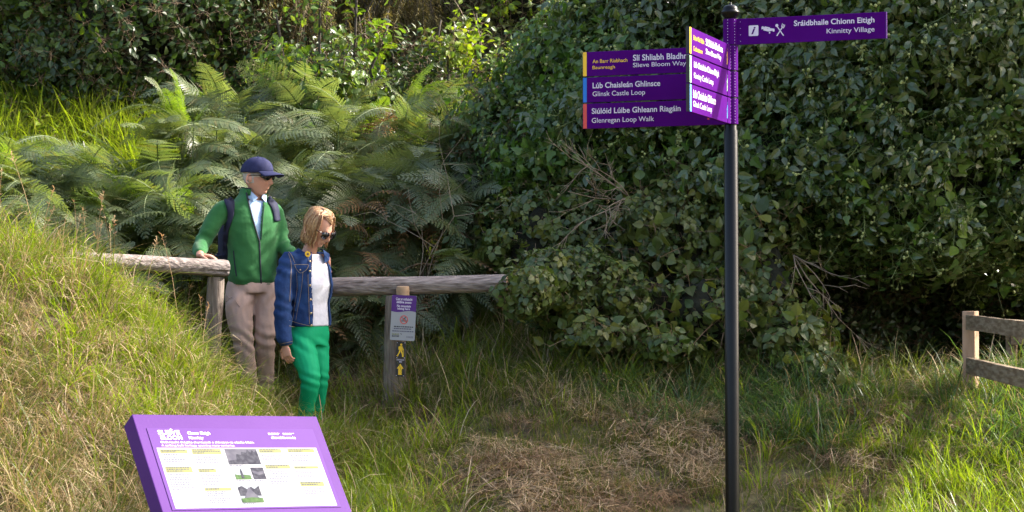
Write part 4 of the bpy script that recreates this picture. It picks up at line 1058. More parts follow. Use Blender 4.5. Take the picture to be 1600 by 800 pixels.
def build_man():
    root = empty('person', (-1.886, 14.9, .689), 'man in green fleece and navy cap resting a hand on the log rail', 'person', 'walkers on the path')
    X = lambda px: (px - 395) / 214.8
    Z = lambda py: (635 - py) / 214.8
    yaw = R(35); S = [(.84, .0, 0, .165, .12), (.95, -.003, 0, .172, .125), (1.10, 0, 0, .170, .122), (1.22, 0, 0, .180, .128), (1.34, -.005, 0, .195, .130), (1.43, -.012, 0, .180, .112), (1.495, -.012, 0, .120, .085), (1.54, .0, 0, .066, .062)]
    LS, LE, LW = (-.190, -.105, 1.435), (-.335, -.16, 1.20), (-.325, -.385, 1.105)
    RS, RE, RW = (.140, .10, 1.425), (.225, .03, 1.17), (.40, -.13, 1.03)
    hips = ((-.085, -.03, .86), (-.055, -.13, .49), (.000, -.05, .09)), ((.085, .04, .86), (.090, -.02, .49), (.085, .12, .09))
    T = frame_T((.036, -.030, 1.668), R(68), R(4), R(0)) @ Matrix.Scale(1.11, 4)
    # body
    mb = MB(); torso(mb, S, yaw, -.028)
    limb(mb, [LS, LE, LW], [.052, .040, .029]); limb(mb, [RS, RE, RW], [.052, .040, .029])
    for h_ in hips:
        limb(mb, h_, [.070, .045, .034]); f = Vector((.06, -.10, 0)).normalized(); a = Vector(h_[2])
        mb.tube([a + Vector((0, 0, -.03)), a + f * .10 + Vector((0, 0, -.055)), a + f * .19 + Vector((0, 0, -.065))], [.034, .030, .022], 12)
    mb.tube([(.000, .012, 1.48), (.012, -.002, 1.56), (.030, -.010, 1.62)], [.064, .058, .056], 18)
    head(mb, T, 1.0, 1.0)
    hand(mb, (-.323, -.395, 1.098), (.86, -.30, -.10), (.05, .1, 1), 1, .28, 1.05)
    hand(mb, (.43, -.15, 1.022), (.93, -.35, -.16), (0, 0, 1), -1, .12, 1.05)
    me = remesh(mb, .0045, 2); link('body', me, root, M['skin'])
    # face details
    def on(name, mat, pts, r, n=8):
        m_ = MB(); m_.tube([T @ Vector(p) for p in pts], r, n); return m_.build(name, mat, root, True)
    fh = head_points(1.0, 1.0); on('mouth', M['lip'], [fh((x, -math.sqrt(1 - x * x - .31), -.557)) + Vector((0, .0012, 0)) for x in (-.24, -.16, -.08, 0, .08, .16, .24)], [.001, .0022, .0026, .0026, .0026, .0022, .001])
    g = MB()
    for s in (-1, 1):
        pts = [(s * .004, -.108, .010), (s * .020, -.110, .008), (s * .040, -.104, .006), (s * .058, -.088, .007), (s * .070, -.062, .010)]
        hs = [(.012, .010), (.017, .018), (.017, .022), (.015, .016), (.008, .005)]
        rows = [[T @ Vector((p[0], p[1], p[2] + up)), T @ Vector((p[0] * 1.01, p[1] - .004, p[2])), T @ Vector((p[0], p[1] + .002, p[2] - dn))] for p, (up, dn) in zip(pts, hs)]
        for i in range(4): g.add([*rows[i], *rows[i + 1]], [(0, 3, 4, 1), (1, 4, 5, 2)])
        g.tube([T @ Vector(p) for p in ((s * .068, -.070, .014), (s * .078, -.04, .014), (s * .081, .0, .012), (s * .080, .022, .002))], .0032, 6)
    o = g.build('sunglasses', M['lens'], root, True); sd = o.modifiers.new('s', 'SOLIDIFY'); sd.thickness = .0025
    # short grey hair under the cap
    fh = head_points(); mb = MB(); rings = []
    for z in (.30, .1, -.05, -.2, -.32):
        row = []
        for k in range(25):
            a = R(-128 + 256 * k / 24) ; rr = math.sqrt(max(0, 1 - z * z)); d = (rr * math.sin(a), rr * math.cos(a), z)
            lim = 1.022 if abs(R(0) - a) < R(100) or z > .0 else .98
            row.append(T @ (fh(d) * lim))
        rings.append(row)
    mb.grid(rings)
    mb.build('hair', M['greyhair'], root, True)
    # cap
    mb = MB(); rows = []; tilt = R(-5)
    for i in range(13):
        t = i / 12 * R(94); row = []
        for k in range(48):
            a = 2 * math.pi * k / 48; ridge = 1 + .010 * (abs(math.cos(3 * a)) ** 10) * math.sin(t)
            r = math.sin(t) * ridge; v = Vector((.090 * r * math.sin(a), -.112 * r * math.cos(a) + .004, .035 + .100 * math.cos(t) + (.012 * math.sin(t) * max(0, math.cos(a)) ** 2)))
            v.z += .0015 * math.sin(7 * a + t * 5); row.append(T @ v)
        rows.append(row)
    vs = [rows[0][0]] + [p for r_ in rows[1:] for p in r_]; fs = [(0, 1 + k, 1 + (k + 1) % 48) for k in range(48)]
    for i in range(11):
        for k in range(48): fs.append((1 + i * 48 + k, 1 + (i + 1) * 48 + k, 1 + (i + 1) * 48 + (k + 1) % 48, 1 + i * 48 + (k + 1) % 48))
    mb.add(vs, fs); cap = mb.build('cap', M['navy'], root, True); s = cap.modifiers.new('s', 'SOLIDIFY'); s.thickness = .004
    b = MB(); rows = []
    for i in range(7):
        u = i / 6; row = []
        for k in range(21):
            a = R(-62 + 124 * k / 20); r0x, r0y = .088, .108; ext = .082 * math.cos(a * .95) ** .6 * u
            row.append(T @ Vector((math.sin(a) * (r0x + ext * .35), -math.cos(a) * (r0y) - ext + .004, .040 - .018 * u - .016 * (math.sin(a) ** 2) * (.6 + u) + .004)))
        rows.append(row)
    b.grid(rows)
    bo = b.build('brim', M['navy'], cap, True); s = bo.modifiers.new('s', 'SOLIDIFY'); s.thickness = .005
    m_ = MB(); m_.ball(T @ Vector((0, .004, .136)), .006, 8, 6); m_.build('button', M['navy'], cap, True)
    # shirt
    mb = MB(); torso(mb, S[1:-1] + [(1.555, .008, -.002, .082, .074)], yaw, .001); me = remesh(mb, .008, 4); cut(me, lambda x, y, z, n: z > 1.50 and n.y < .3); sh = link('shirt', me, root, M['shirt'])
    c = MB()
    for s in (-1, 1):      # open shirt collar points
        a = Vector((.012 + .0, -.0, 1.575)); f = Vector((math.sin(yaw), -math.cos(yaw), 0)); r = Vector((math.cos(yaw), math.sin(yaw), 0))
        p = [a + f * -.05 + r * s * .066, a + f * .045 + r * s * .058, a + f * .086 + r * s * .016 + Vector((0, 0, -.055)), a + f * .088 + r * s * .050 + Vector((0, 0, -.090)), a + f * .03 + r * s * .086 + Vector((0, 0, -.045)), a + f * -.05 + r * s * .078 + Vector((0, 0, -.04))]
        c.add(p, [(0, 1, 4, 5), (1, 2, 3, 4)])
    co_ = c.build('collar', M['shirt'], sh); co_.modifiers.new('s', 'SOLIDIFY').thickness = .003
    # fleece jacket
    mb = MB(); J = [(.885, -.003, 0, .178, .132), (.93, -.003, 0, .184, .138)] + [(z, a, b_, c_ + .016, d_ + .018) for z, a, b_, c_, d_ in S[2:6]] + [(1.495, -.012, 0, .142, .105), (1.55, 0, 0, .100, .090), (1.59, .004, 0, .092, .088)]
    torso(mb, J, yaw, .0)
    limb(mb, [(-.165, -.09, 1.425), (-.205, -.115, 1.42), (-.282, -.14, 1.31), LE, (-.345, -.26, 1.145), (-.328, -.355, 1.118)], [.080, .078, .068, .064, .056, .047]); limb(mb, [(.12, .085, 1.425), RS, (.192, .075, 1.30), RE, RW], [.074, .070, .060, .056, .046])
    me = remesh(mb, .0075, 6)
    def fold(co):
        d = np.zeros(len(co)); x, y, z = co.T
        e = Vector(LE); q = np.exp(-(((x - e.x) ** 2 + (y - e.y) ** 2 + (z - e.z) ** 2) / .012)); d += .004 * q * np.sin(z * 95 + x * 40)
        q = np.exp(-(((x - .27) ** 2 + (z - 1.22) ** 2) / .010)); d += .006 * q * np.sin(z * 85 - x * 50)
        q = np.exp(-((z - .97) / .05) ** 2) * (np.abs(x) < .25); d += .004 * q * np.sin(x * 45 + z * 30 + y * 20)
        d -= .008 * np.exp(-((z - .895) / .016) ** 2)
        return d
    wrinkle(me, .0055, 8, 2, .8, fold)
    f = Vector((math.sin(yaw), -math.cos(yaw), 0)); r = Vector((math.cos(yaw), math.sin(yaw), 0))
    zl = lambda z: X(388) + (1.565 - z) / (1.565 - 1.20) * (X(410) - X(388)); zr = lambda z: X(436) + (1.565 - z) / (1.565 - 1.20) * (X(412) - X(436))
    def pred(x, y, z, n):
        if z > 1.586: return True
        if z > 1.49 and y < .03 and zl(z) < x < .12: return True
        if z < 1.205: return False
        return y < .03 and n.y < .35 and zl(z) < x < min(zr(z), zl(z) + (z - 1.2) * .34)
    cut(me, pred); jk = link('jacket', me, root, M['fleece'])
    s = jk.modifiers.new('s', 'SOLIDIFY'); s.thickness = .006; s.offset = -1
    jm = me; hit = hitter(me)
    # standing collar
    mb = MB(); rows = []
    for h_ in (0, .33, .66, 1):
        row = []
        for k in range(25):
            a = R(42 + (360 - 84) * k / 24)       # angle from the facing direction
            rr = .084 + .010 * h_; c0 = Vector((.004, 0, 1.535)) + Vector((.008, -.0, 0)) * h_
            v = f * math.cos(a) + r * math.sin(a)
            row.append(c0 + v * rr * (1.05 if math.cos(a) > 0 else 1) + Vector((0, 0, (.062 - .018 * max(0, math.cos(a))) * h_)))
        rows.append(row)
    mb.grid(rows)
    cl = mb.build('collar', M['fleece'], jk, True); cl.modifiers.new('s', 'SOLIDIFY').thickness = .008
    mb = MB(); mb.tube([p for p in rows[3]], .0035, 6); mb.build('collar_trim', M['navytrim'], jk, True)
    zed = MB()
    pts = []
    for z in np.linspace(1.555, .90, 40):
        x = zl(z) if z > 1.205 else X(410) + (1.205 - z) * .03
        h = hit(x - .004, z)
        if h: pts.append(h[0] + Vector((0, -.003, 0)))
    pts = [rows[3][24] if False else pts[0]] + pts[1:]
    zed.tube(pts, .0062, 6, sq=[.5] * len(pts)); zed.build('zip', M['navytrim'], jk, True)
    ribbon(hit, [(zl(z) + (z - 1.2) * .34 + .003, z) for z in (1.52, 1.45, 1.35, 1.28, 1.215)], .009, .003, M['navytrim'], 'zip_edge', jk)
    ribbon(hit, [(X(369.5), Z(391)), (X(371), Z(408)), (X(374.5), Z(431))], .010, .003, M['navytrim'], 'pocket_zip', jk)
    # rucksack straps
    ribbon(hit, [(X(357), Z(304)), (X(363), Z(318)), (X(366), Z(332)), (X(362), Z(348)), (X(358), Z(360)), (X(355), Z(378)), (X(352), Z(398))], (.062, .030), .010, M['strap'], 'strap_guide', jk, 10, .008)
    pk = empty('rucksack', root.location, 'dark navy rucksack worn on the back of the man in the green fleece', 'backpack')
    for o in [o for o in jk.children if o.name.startswith('strap_guide')]: o.parent = pk; o.name = 'strap'
    ribbon(hit, [(X(418), Z(309)), (X(425), Z(316)), (X(430), Z(328)), (X(433), Z(345))], (.050, .035), .008, M['strap'], 'strap', pk, 8, .007)
    mb = MB(); cc = -f * .205 + Vector((-.01, 0, 0)); rr = []
    for z, k in ((.97, .75), (1.0, .95), (1.10, 1.0), (1.25, 1.0), (1.38, .92), (1.45, .72), (1.47, .4)):
        ring = []
        for q in range(24):
            a = 2 * math.pi * q / 24; cx, sy = math.cos(a), math.sin(a)
            ring.append(cc + Vector((0, 0, z)) + r * (math.copysign(abs(cx) ** .6, cx) * .150 * k) + f * (math.copysign(abs(sy) ** .6, sy) * .085 * k))
        rr.append(ring)
    mb.rings(rr); mb.build('bag', M['strap'], pk, True)
    mb = MB(); mb.tube([cc + Vector((-.13, -.05, 1.12)), cc + Vector((-.155, -.10, 1.10)), Vector((X(352), -.06, Z(398)))], .008, 6); mb.build('lower_strap', M['strap'], pk, True)
    # trousers
    mb = MB(); torso(mb, [(.83, 0, 0, .160, .125), (.88, 0, 0, .170, .128), (.96, 0, 0, .165, .122)], yaw)
    L, Rr = hips
    limb(mb, [L[0], (-.085, -.095, .68), L[1], (-.028, -.100, .28), (.000, -.05, .07)], [.110, .102, .083, .068, .058]); limb(mb, [Rr[0], (.092, .01, .68), Rr[1], (.090, .06, .28), (.085, .12, .07)], [.106, .094, .078, .066, .058])
    me = remesh(mb, .0075, 5)
    def fold2(co):
        x, y, z = co.T
        return .006 * np.exp(-((z - .49) / .09) ** 2) * np.sin(z * 75 + x * 35 + 2 * np.sin(x * 20)) + .007 * np.exp(-((z - .10) / .10) ** 2) * np.sin(z * 95 + x * 18) + .005 * np.exp(-((z - .78) / .06) ** 2) * np.sin(z * 50 - x * 60)
    wrinkle(me, .0060, 8, 4, .5, fold2)
    cut(me, lambda x, y, z, n: z > .945)
    tr = link('trousers', me, root, M['stoneT']); h2 = hitter(me)
    for a in ([(X(357), Z(470)), (X(368), Z(463)), (X(380), Z(478))], [(X(357), Z(472)), (X(360), Z(500)), (X(366), Z(520))], [(X(352), Z(448)), (X(360), Z(462)), (X(366), Z(466))]):
        ribbon(h2, a, .005, .0015, M['navytrim'] if False else M['stoneT'], 'pocket_seam', tr, 6, .004)
    for h_ in hips:
        mb = MB(); a = Vector(h_[2]); ff = Vector((.55, -.83, 0)).normalized(); g = Vector((0, 0, -a.z))
        mb.tube([a + g * .9 - ff * .06 + Vector((0, 0, .045)), a + g * .9 + ff * .03 + Vector((0, 0, .05)), a + g * .9 + ff * .13 + Vector((0, 0, .035)), a + g * .9 + ff * .20 + Vector((0, 0, .025))], [.042, .05, .046, .03], 14, sq=[1, 1, .8, .6])
        mb.build('shoe', M['shoe'], root, True)
build_man()

def build_woman():
    root = empty('person', (-1.43, 14.3, .513), 'woman with a blonde bob, blue denim jacket and bright green trousers looking down', 'person', 'walkers on the path')
    X = lambda px: (px - 480) / 223.8
    Z = lambda py: (682 - py) / 223.8
    yaw = R(50)
    S = [(.70, .01, 0, .150, .115), (.80, .015, 0, .148, .108), (.93, .018, 0, .132, .098), (1.06, .024, 0, .142, .120), (1.18, .012, 0, .152, .105), (1.255, .0, 0, .125, .080), (1.31, .008, 0, .062, .056)]
    LS, LE, LW = (-.115, -.11, 1.235), (-.150, -.15, .965), (-.135, -.20, .665)
    RS, RE, RW = (.095, .125, 1.235), (.110, .20, .99), (.128, .115, 1.16)
    T = frame_T((.085, -.055, 1.462), R(50), R(31), R(-3)) @ Matrix.Scale(1.12, 4)
    legs = ((-.050, -.05, .70), (.040, -.20, .41), (-.020, -.05, .07)), ((.060, .05, .70), (.088, .0, .40), (.035, .12, .06))
    mb = MB(); torso(mb, S, yaw, -.022)
    limb(mb, [LS, LE, LW], [.042, .034, .025]); limb(mb, [RS, RE, RW], [.042, .034, .024])
    for h_ in legs:
        limb(mb, h_, [.062, .040, .028]); a = Vector(h_[2]); f = Vector((.77, -.64, 0))
        mb.tube([a + Vector((0, 0, -.01)), a + f * .09 + Vector((0, 0, -.035)), a + f * .165 + Vector((0, 0, -.042))], [.028, .024, .018], 12)
    mb.tube([(.004, .012, 1.26), (.028, -.01, 1.33), (.065, -.035, 1.41)], [.054, .047, .048], 16)
    head(mb, T, .93, 0, True)
    hand(mb, (-.132, -.205, .650), (.22, -.18, -1), (-.5, -.8, .1), 1, .45, .92)
    hand(mb, (.140, .09, 1.17), (.10, -.45, .9), (.9, -.1, .1), -1, .5, .90)
    me = remesh(mb, .0045, 2); link('body', me, root, M['skin'])
    fh = head_points(.93, 0, True); m_ = MB(); m_.tube([T @ (fh((x, -math.sqrt(1 - x * x - .31), -.557)) + Vector((0, .0010, 0))) for x in (-.22, -.15, -.08, 0, .08, .15, .22)], [.001, .0028, .0034, .0034, .0034, .0028, .001], 8); m_.build('mouth', M['lip'], root, True)
    g = MB()
    for s in (-1, 1):
        pts = [(s * .006, -.108, .006), (s * .020, -.112, .004), (s * .040, -.108, .002), (s * .060, -.094, .003)]
        hs = [(.016, .010), (.023, .026), (.024, .028), (.018, .014)]
        rows = [[T @ Vector((p[0], p[1], p[2] + up)), T @ Vector((p[0] * 1.02, p[1] - .005, p[2])), T @ Vector((p[0], p[1] + .003, p[2] - dn))] for p, (up, dn) in zip(pts, hs)]
        for i in range(3): g.add([*rows[i], *rows[i + 1]], [(0, 3, 4, 1), (1, 4, 5, 2)])
    o = g.build('sunglasses', M['lens'], root, True); o.modifiers.new('s', 'SOLIDIFY').thickness = .003
    g = MB()
    for s in (-1, 1): g.tube([T @ Vector(p) for p in ((s * .058, -.096, .016), (s * .074, -.05, .015), (s * .078, .0, .012))], .0035, 6)
    g.tube([T @ Vector(p) for p in ((-.01, -.112, .010), (.01, -.112, .010))], .003, 6); g.build('sunglasses_arms', M['lens2'], o, True)
    # bob haircut: an inner cap of hair plus many separate locks that fall from the parting
    fh = head_points(.93, 0, True); mb = MB(); rings = []
    hy = lambda p: T @ p
    for i in range(12):
        z = 1 - i * .155; rr = math.sqrt(max(0.0, 1 - max(-1, min(1, z)) ** 2)) if z > 0 else 1.0; row = []
        for k in range(29):
            a = R(-126 + 252 * k / 28); zc = max(z, -.35)
            rr2 = math.sqrt(max(0.0, 1 - zc * zc)); d = (rr2 * math.sin(a), rr2 * math.cos(a), zc); p = fh(d) * 1.10
            if z < -.35: p = p + Vector((0, 0, (z + .35) * .118)) 
            row.append(hy(p))
        rings.append(row)
    mb.grid(rings)
    hr = mb.build('hair', M['hairB'], root, True); hr.modifiers.new('s', 'SOLIDIFY').thickness = .006
    rng = random.Random(4); down = T.to_3x3().inverted() @ Vector((0, 0, -1))
    for mt, cnt, nm in (('hairA', 230, 'light_locks'), ('hairB', 150, 'dark_locks')):
        mb = MB()
        for i in range(cnt):
            s = rng.choice((-1, 1)); a = rng.uniform(8, 128) * s; part = Vector((rng.uniform(-.008, .008) + .012, rng.uniform(-.085, .07), 0)); part.z = .118 * math.sqrt(max(0, 1 - (part.y / .1) ** 2)) * 1.05
            pts = [part]
            aa = R(a); target_l = rng.uniform(-1.00, -.80) if abs(a) < 95 else rng.uniform(-1.0, -.75)
            for z in (.75, .4, .05, -.3, -.6, target_l):
                zc = max(z, -.30); r2 = math.sqrt(1 - zc * zc); p = fh((r2 * math.sin(aa), r2 * math.cos(aa), zc)) * (1.15 + .09 * math.exp(-((abs(a) - 88) / 30) ** 2) * (1 if z < .3 else .3) + rng.uniform(-.02, .05))
                p += Vector((0, 0, z * .118)) - Vector((0, 0, p.z)) if z < -.30 else Vector((0, 0, 0))
                p.x *= 1.04 + .06 * math.sin((z - .5) * 2) + (.05 if z < -.2 else 0); pts.append(p + Vector((rng.uniform(-.003, .003), rng.uniform(-.003, .003), 0)))
            if target_l < -.8: pts[-1] = pts[-1] + Vector((-pts[-1].x * .12, rng.uniform(-.01, .004), 0))
            W = [T @ p for p in bez(pts, 3)]
            mb.tube(W, [.0048 * rng.uniform(.6, 1.2) * (1 - .5 * (j / len(W)) ** 3) for j in range(len(W))], 5, sq=[.5] * len(W))
        mb.build(nm, M[mt], hr, True)
    # white top
    mb = MB(); torso(mb, [(.775, .022, 0, .150, .112)] + [(z, a, b, c + .006, d + .008) for z, a, b, c, d in S[2:-1]] + [(1.285, .01, 0, .085, .068)], yaw, .0); me = remesh(mb, .007, 5)
    wrinkle(me, .004, 12, 7, .35); cut(me, lambda x, y, z, n: z > 1.275 and y < .05); link('top', me, root, M['whitetop'])
    # denim jacket
    mb = MB(); J = [(.775, .020, 0, .158, .118), (.81, .020, 0, .160, .120), (.86, .018, 0, .156, .118)] + [(z, a, b, c + .018, d + .020) for z, a, b, c, d in S[2:5]] + [(1.255, 0, 0, .140, .098), (1.30, .008, 0, .082, .076)]
    torso(mb, J, yaw)
    limb(mb, [(-.095, -.09, 1.22), LS, (-.145, -.135, 1.11), LE, (-.150, -.175, .82), (-.134, -.20, .685)], [.068, .066, .064, .064, .062, .058]); limb(mb, [(.085, .11, 1.22), RS, RE, (.122, .14, 1.11)], [.064, .060, .050, .042])
    me = remesh(mb, .0070, 5)
    def fold(co):
        x, y, z = co.T; arm = x < -.07
        return arm * .004 * np.sin(z * 60 + 25 * x + 2 * np.sin(z * 21)) + .003 * np.exp(-((z - 1.0) / .1) ** 2) * np.sin(x * 70 + z * 20)
    wrinkle(me, .0035, 10, 9, .6, fold)
    r = Vector((math.cos(yaw), math.sin(yaw), 0)); f = Vector((math.sin(yaw), -math.cos(yaw), 0))
    edge = lambda z: X(489) + (1.30 - z) * .025
    def pred(x, y, z, n):
        if z > 1.292: return True
        q = Vector((x - .02, y, 0)); return x > edge(z) and q.dot(r) < .085 and q.dot(f) > .0
    cut(me, pred); jk = link('jacket', me, root, M['denim']); s = jk.modifiers.new('s', 'SOLIDIFY'); s.thickness = .005; s.offset = -1
    hit = hitter(me)
    ribbon(hit, [(edge(1.27) - .012, 1.27), (edge(1.1) - .012, 1.1), (edge(.95) - .012, .95), (edge(.79) - .012, .79)], .026, .0025, M['denim'], 'placket', jk, 10, .003)
    for xo in (-.024, .001): ribbon(hit, [(edge(1.27) + xo, 1.27), (edge(1.0) + xo, 1.0), (edge(.79) + xo, .79)], .0022, .0050, M['seam'], 'seam', jk, 10)
    for py in (408, 423, 445, 467, 488, 507): 
        z = Z(py); blob(hit, edge(z) - .012, z, .0085, M['brass'], 'button', jk, .005)
    ribbon(hit, [(X(457), Z(499)), (X(468), Z(503)), (X(480), Z(506)), (X(489), Z(508))], .0025, .0035, M['seam'], 'seam', jk)
    ribbon(hit, [(X(457), Z(507)), (X(468), Z(511)), (X(480), Z(513)), (X(489), Z(514))], .0025, .0035, M['seam'], 'seam', jk)
    ribbon(hit, [(X(464), Z(414)), (X(468), Z(421)), (X(474), Z(426)), (X(483), Z(420)), (X(485), Z(414))], .0028, .004, M['seam'], 'pocket_flap_seam', jk)
    ribbon(hit, [(X(463), Z(413)), (X(474), Z(413)), (X(485), Z(413))], .0028, .004, M['seam'], 'seam', jk)
    blob(hit, X(473), Z(421), .006, M['brass'], 'button', jk, .004)
    for a in ([(X(467), Z(424)), (X(468), Z(450)), (X(463), Z(480)), (X(461), Z(498))], [(X(477), Z(424)), (X(475), Z(450)), (X(469), Z(480)), (X(466), Z(499))], [(X(455), Z(396)), (X(459), Z(412)), (X(458), Z(440)), (X(457), Z(470))], [(X(447), Z(388)), (X(458), Z(396)), (X(464), Z(410))]):
        ribbon(hit, a, .0024, .0035, M['seam'], 'seam', jk)
    for a in ([(X(471), Z(430)), (X(472), Z(455)), (X(466), Z(485))],):
        ribbon(hit, a, .020, .0018, M['denim2'], 'faded_panel', jk, 8)
    for dz in (0, .018): ribbon(hit, [(X(433.5), Z(541) + dz), (X(447), Z(538) + dz), (X(462), Z(535) + dz)], .0024, .0035, M['seam'], 'cuff_seam', jk)
    # collar
    mb = MB()
    for s_, pts in ((1, [(-.075, .03, 1.31), (-.050, -.055, 1.315), (.005, -.105, 1.275), (.040, -.100, 1.235), (-.02, -.118, 1.215), (-.085, -.075, 1.275), (-.105, .02, 1.285)]),
                    (-1, [(.085, .06, 1.315), (.110, .00, 1.31), (.125, -.04, 1.27), (.125, -.03, 1.215), (.155, .02, 1.235), (.15, .06, 1.28), (.12, .08, 1.30)])):
        mb.add([Vector(p) for p in pts], [(0, 1, 5, 6), (1, 2, 4, 5), (2, 3, 4)])
    cl = mb.build('collar', M['denim'], jk); cl.modifiers.new('s', 'SOLIDIFY').thickness = .004
    # yellow flower badge
    c = Vector((X(483.5), -.118, Z(396.5))); mb = MB(); q = Vector((.35, -1, .1)).to_track_quat('Z', 'Y').to_matrix()
    for k in range(12):
        a = 2 * math.pi * k / 12; mb.ball(c + q @ Vector((.014 * math.cos(a), .014 * math.sin(a), 0)), (.0085, .0045, .002), 8, 5, 0, q @ Matrix.Rotation(a, 3, 'Z'))
    bd = mb.build('flower_badge', M['yellow_print'], jk, True); mb = MB(); mb.ball(c + q @ Vector((0, 0, .002)), (.009, .009, .004), 10, 6, 0, q); mb.build('badge_centre', M['brownstem'], bd, True)
    # trousers
    mb = MB(); torso(mb, [(.64, .01, 0, .150, .118), (.72, .012, 0, .152, .118), (.83, .018, 0, .138, .104)], yaw)
    L, Rr = legs
    limb(mb, [(-.045, -.05, .68), (-.002, -.13, .55), L[1], (.012, -.14, .24), (-.020, -.05, .07)], [.100, .092, .070, .058, .050]); limb(mb, [(.058, .04, .68), (.075, .02, .55), Rr[1], (.065, .06, .23), (.035, .12, .07)], [.088, .080, .062, .054, .048])
    me = remesh(mb, .0070, 4)
    def fold2(co):
        x, y, z = co.T
        return .005 * np.exp(-((z - .41) / .06) ** 2) * np.sin(z * 95 + x * 40) + .005 * np.exp(-((z - .64) / .05) ** 2) * np.sin(z * 70 + x * 55) + .005 * np.exp(-((z - .12) / .08) ** 2) * np.sin(z * 100 + x * 20)
    wrinkle(me, .0028, 9, 11, .5, fold2); cut(me, lambda x, y, z, n: z > .82)
    link('trousers', me, root, M['greenT'])
    for h_ in legs:
        mb = MB(); a = Vector(h_[2]); ff = Vector((.77, -.64, 0))
        mb.tube([Vector((a.x, a.y, .045)) - ff * .05, Vector((a.x, a.y, .045)) + ff * .04, Vector((a.x, a.y, .032)) + ff * .12, Vector((a.x, a.y, .022)) + ff * .175], [.034, .042, .038, .024], 12, sq=[1, 1, .8, .6])
        mb.build('shoe', M['shoe'], root, True)
build_woman()
# ---------------------------------------------------------------- shrubs, ivy, brambles, trees
B = M['brownstem']; GS = M['stem']
ivy_sp = [spray_mesh('ivy_spray', s, [G['ivy'], GS, G['umbel']], 13, .26, .076, 'ivy' if s > 4 else 'ovate', .82 if s > 4 else .58, 1.5, .8, s % 2 == 0) for s in range(6)]
ivyL_sp = [spray_mesh('sunlit_ivy_spray', 10 + s, [G['ivysun'], GS, G['umbel']], 12, .26, .072, 'ivy', .8, 1.4, .4, s % 2 == 0) for s in range(4)]
dark_sp = [spray_mesh('dark_spray', 20 + s, [G['dark'], B], 18, .30, .060, 'ovate', .6, 1.5, .2) for s in range(5)]
brm_sp = [trifoliate('bramble_spray', 30 + s, [G['bramble'], B], .054) for s in range(6)]
pale_sp = [spray_mesh('pale_spray', 40 + s, [G['pale'], B], 18, .34, .055, 'ovate', .5, 1.5, .2) for s in range(4)]
oak_sp = [spray_mesh('oak_spray', 50 + s, [G['oak'], B], 11, .20, .085, 'oak', .62, 1.3, .15) for s in range(5)]
lime_sp = [spray_mesh('lime_spray', 60 + s, [G['lime'], B], 12, .20, .062, 'ovate', .66, 1.3, .15) for s in range(4)]
scr_sp = [spray_mesh('scrub_spray', 70 + s, [G['scrub'], B], 14, .22, .045, 'ovate', .65, 1.4, .2) for s in range(4)]
big_sp = [spray_mesh('broad_leaf_spray', 80 + s, [G['bramble'], B], 7, .20, .095, 'ovate', .85, 1.6, .5) for s in range(3)]
def shoot_mesh(name, seed, mats):
    rng = random.Random(seed); mb = MB(); up = Vector((0, .8, .55)).normalized()
    for k in range(3):
        a = Vector((rng.uniform(-.03, .03), 0, 0)); h = rng.uniform(.10, .20); t = a + up * h + Vector((rng.uniform(-.03, .03), 0, 0)); mb.tube([a, a.lerp(t, .5), t], [.003, .0025, .002], 4, False, 2, .5)
        mb.ball(t, .012, 6, 5, 2)
        for j in range(4):
            q = a.lerp(t, rng.uniform(.45, .95)); e = q + Vector((rng.uniform(-1, 1), rng.uniform(.1, .6), rng.uniform(0, .8))).normalized() * .028; mb.tube([q, e], [.0015, .0015], 3, False, 2, .5); mb.ball(e, .0085, 5, 4, 2)
        for j in range(4): leaf(mb, a.lerp(t, rng.uniform(0, .5)), (rng.uniform(-1, 1), rng.uniform(-.5, .5), .3), (0, .3, 1), .05, .03, 'ovate', 0, rng.random() * .98 + .01)
    return mb.mesh(name, mats)
sho_sp = [shoot_mesh('flowering_shoot', 90 + s, [G['ivysun'], GS, G['umbel']]) for s in range(4)]
COL = {}
for nm, ms in (('shoot', sho_sp), ('ivy', ivy_sp), ('ivysun', ivyL_sp), ('dark', dark_sp), ('bramble', brm_sp), ('pale', pale_sp), ('oak', oak_sp), ('lime', lime_sp), ('scrub', scr_sp), ('big', big_sp)):
    COL[nm] = (protos(nm + '_sprays', ms), ms)

def core_mesh(ells, k, seed):
    mb = MB(); rng = random.Random(seed)
    for (c, r) in ells:
        n, m = 20, 12; vs = []; fs = []
        ph = [rng.uniform(0, 6.28) for _ in range(4)]
        for i in range(m + 1):
            t = math.pi * i / m
            for j in range(n):
                a = 2 * math.pi * j / n
                q = k * (1 + .14 * math.sin(3 * a + ph[0] + 2 * t) + .12 * math.sin(5 * t + ph[1] + a) + .08 * math.sin(7 * a + ph[2]) + rng.uniform(-.07, .07))
                vs.append(c + Vector((r[0] * q * math.sin(t) * math.cos(a), r[1] * q * math.sin(t) * math.sin(a), r[2] * q * math.cos(t))))
        for i in range(m):
            for j in range(n): fs.append((i * n + j, (i + 1) * n + j, (i + 1) * n + (j + 1) % n, i * n + (j + 1) % n))
        mb.add(vs, fs)
    return mb

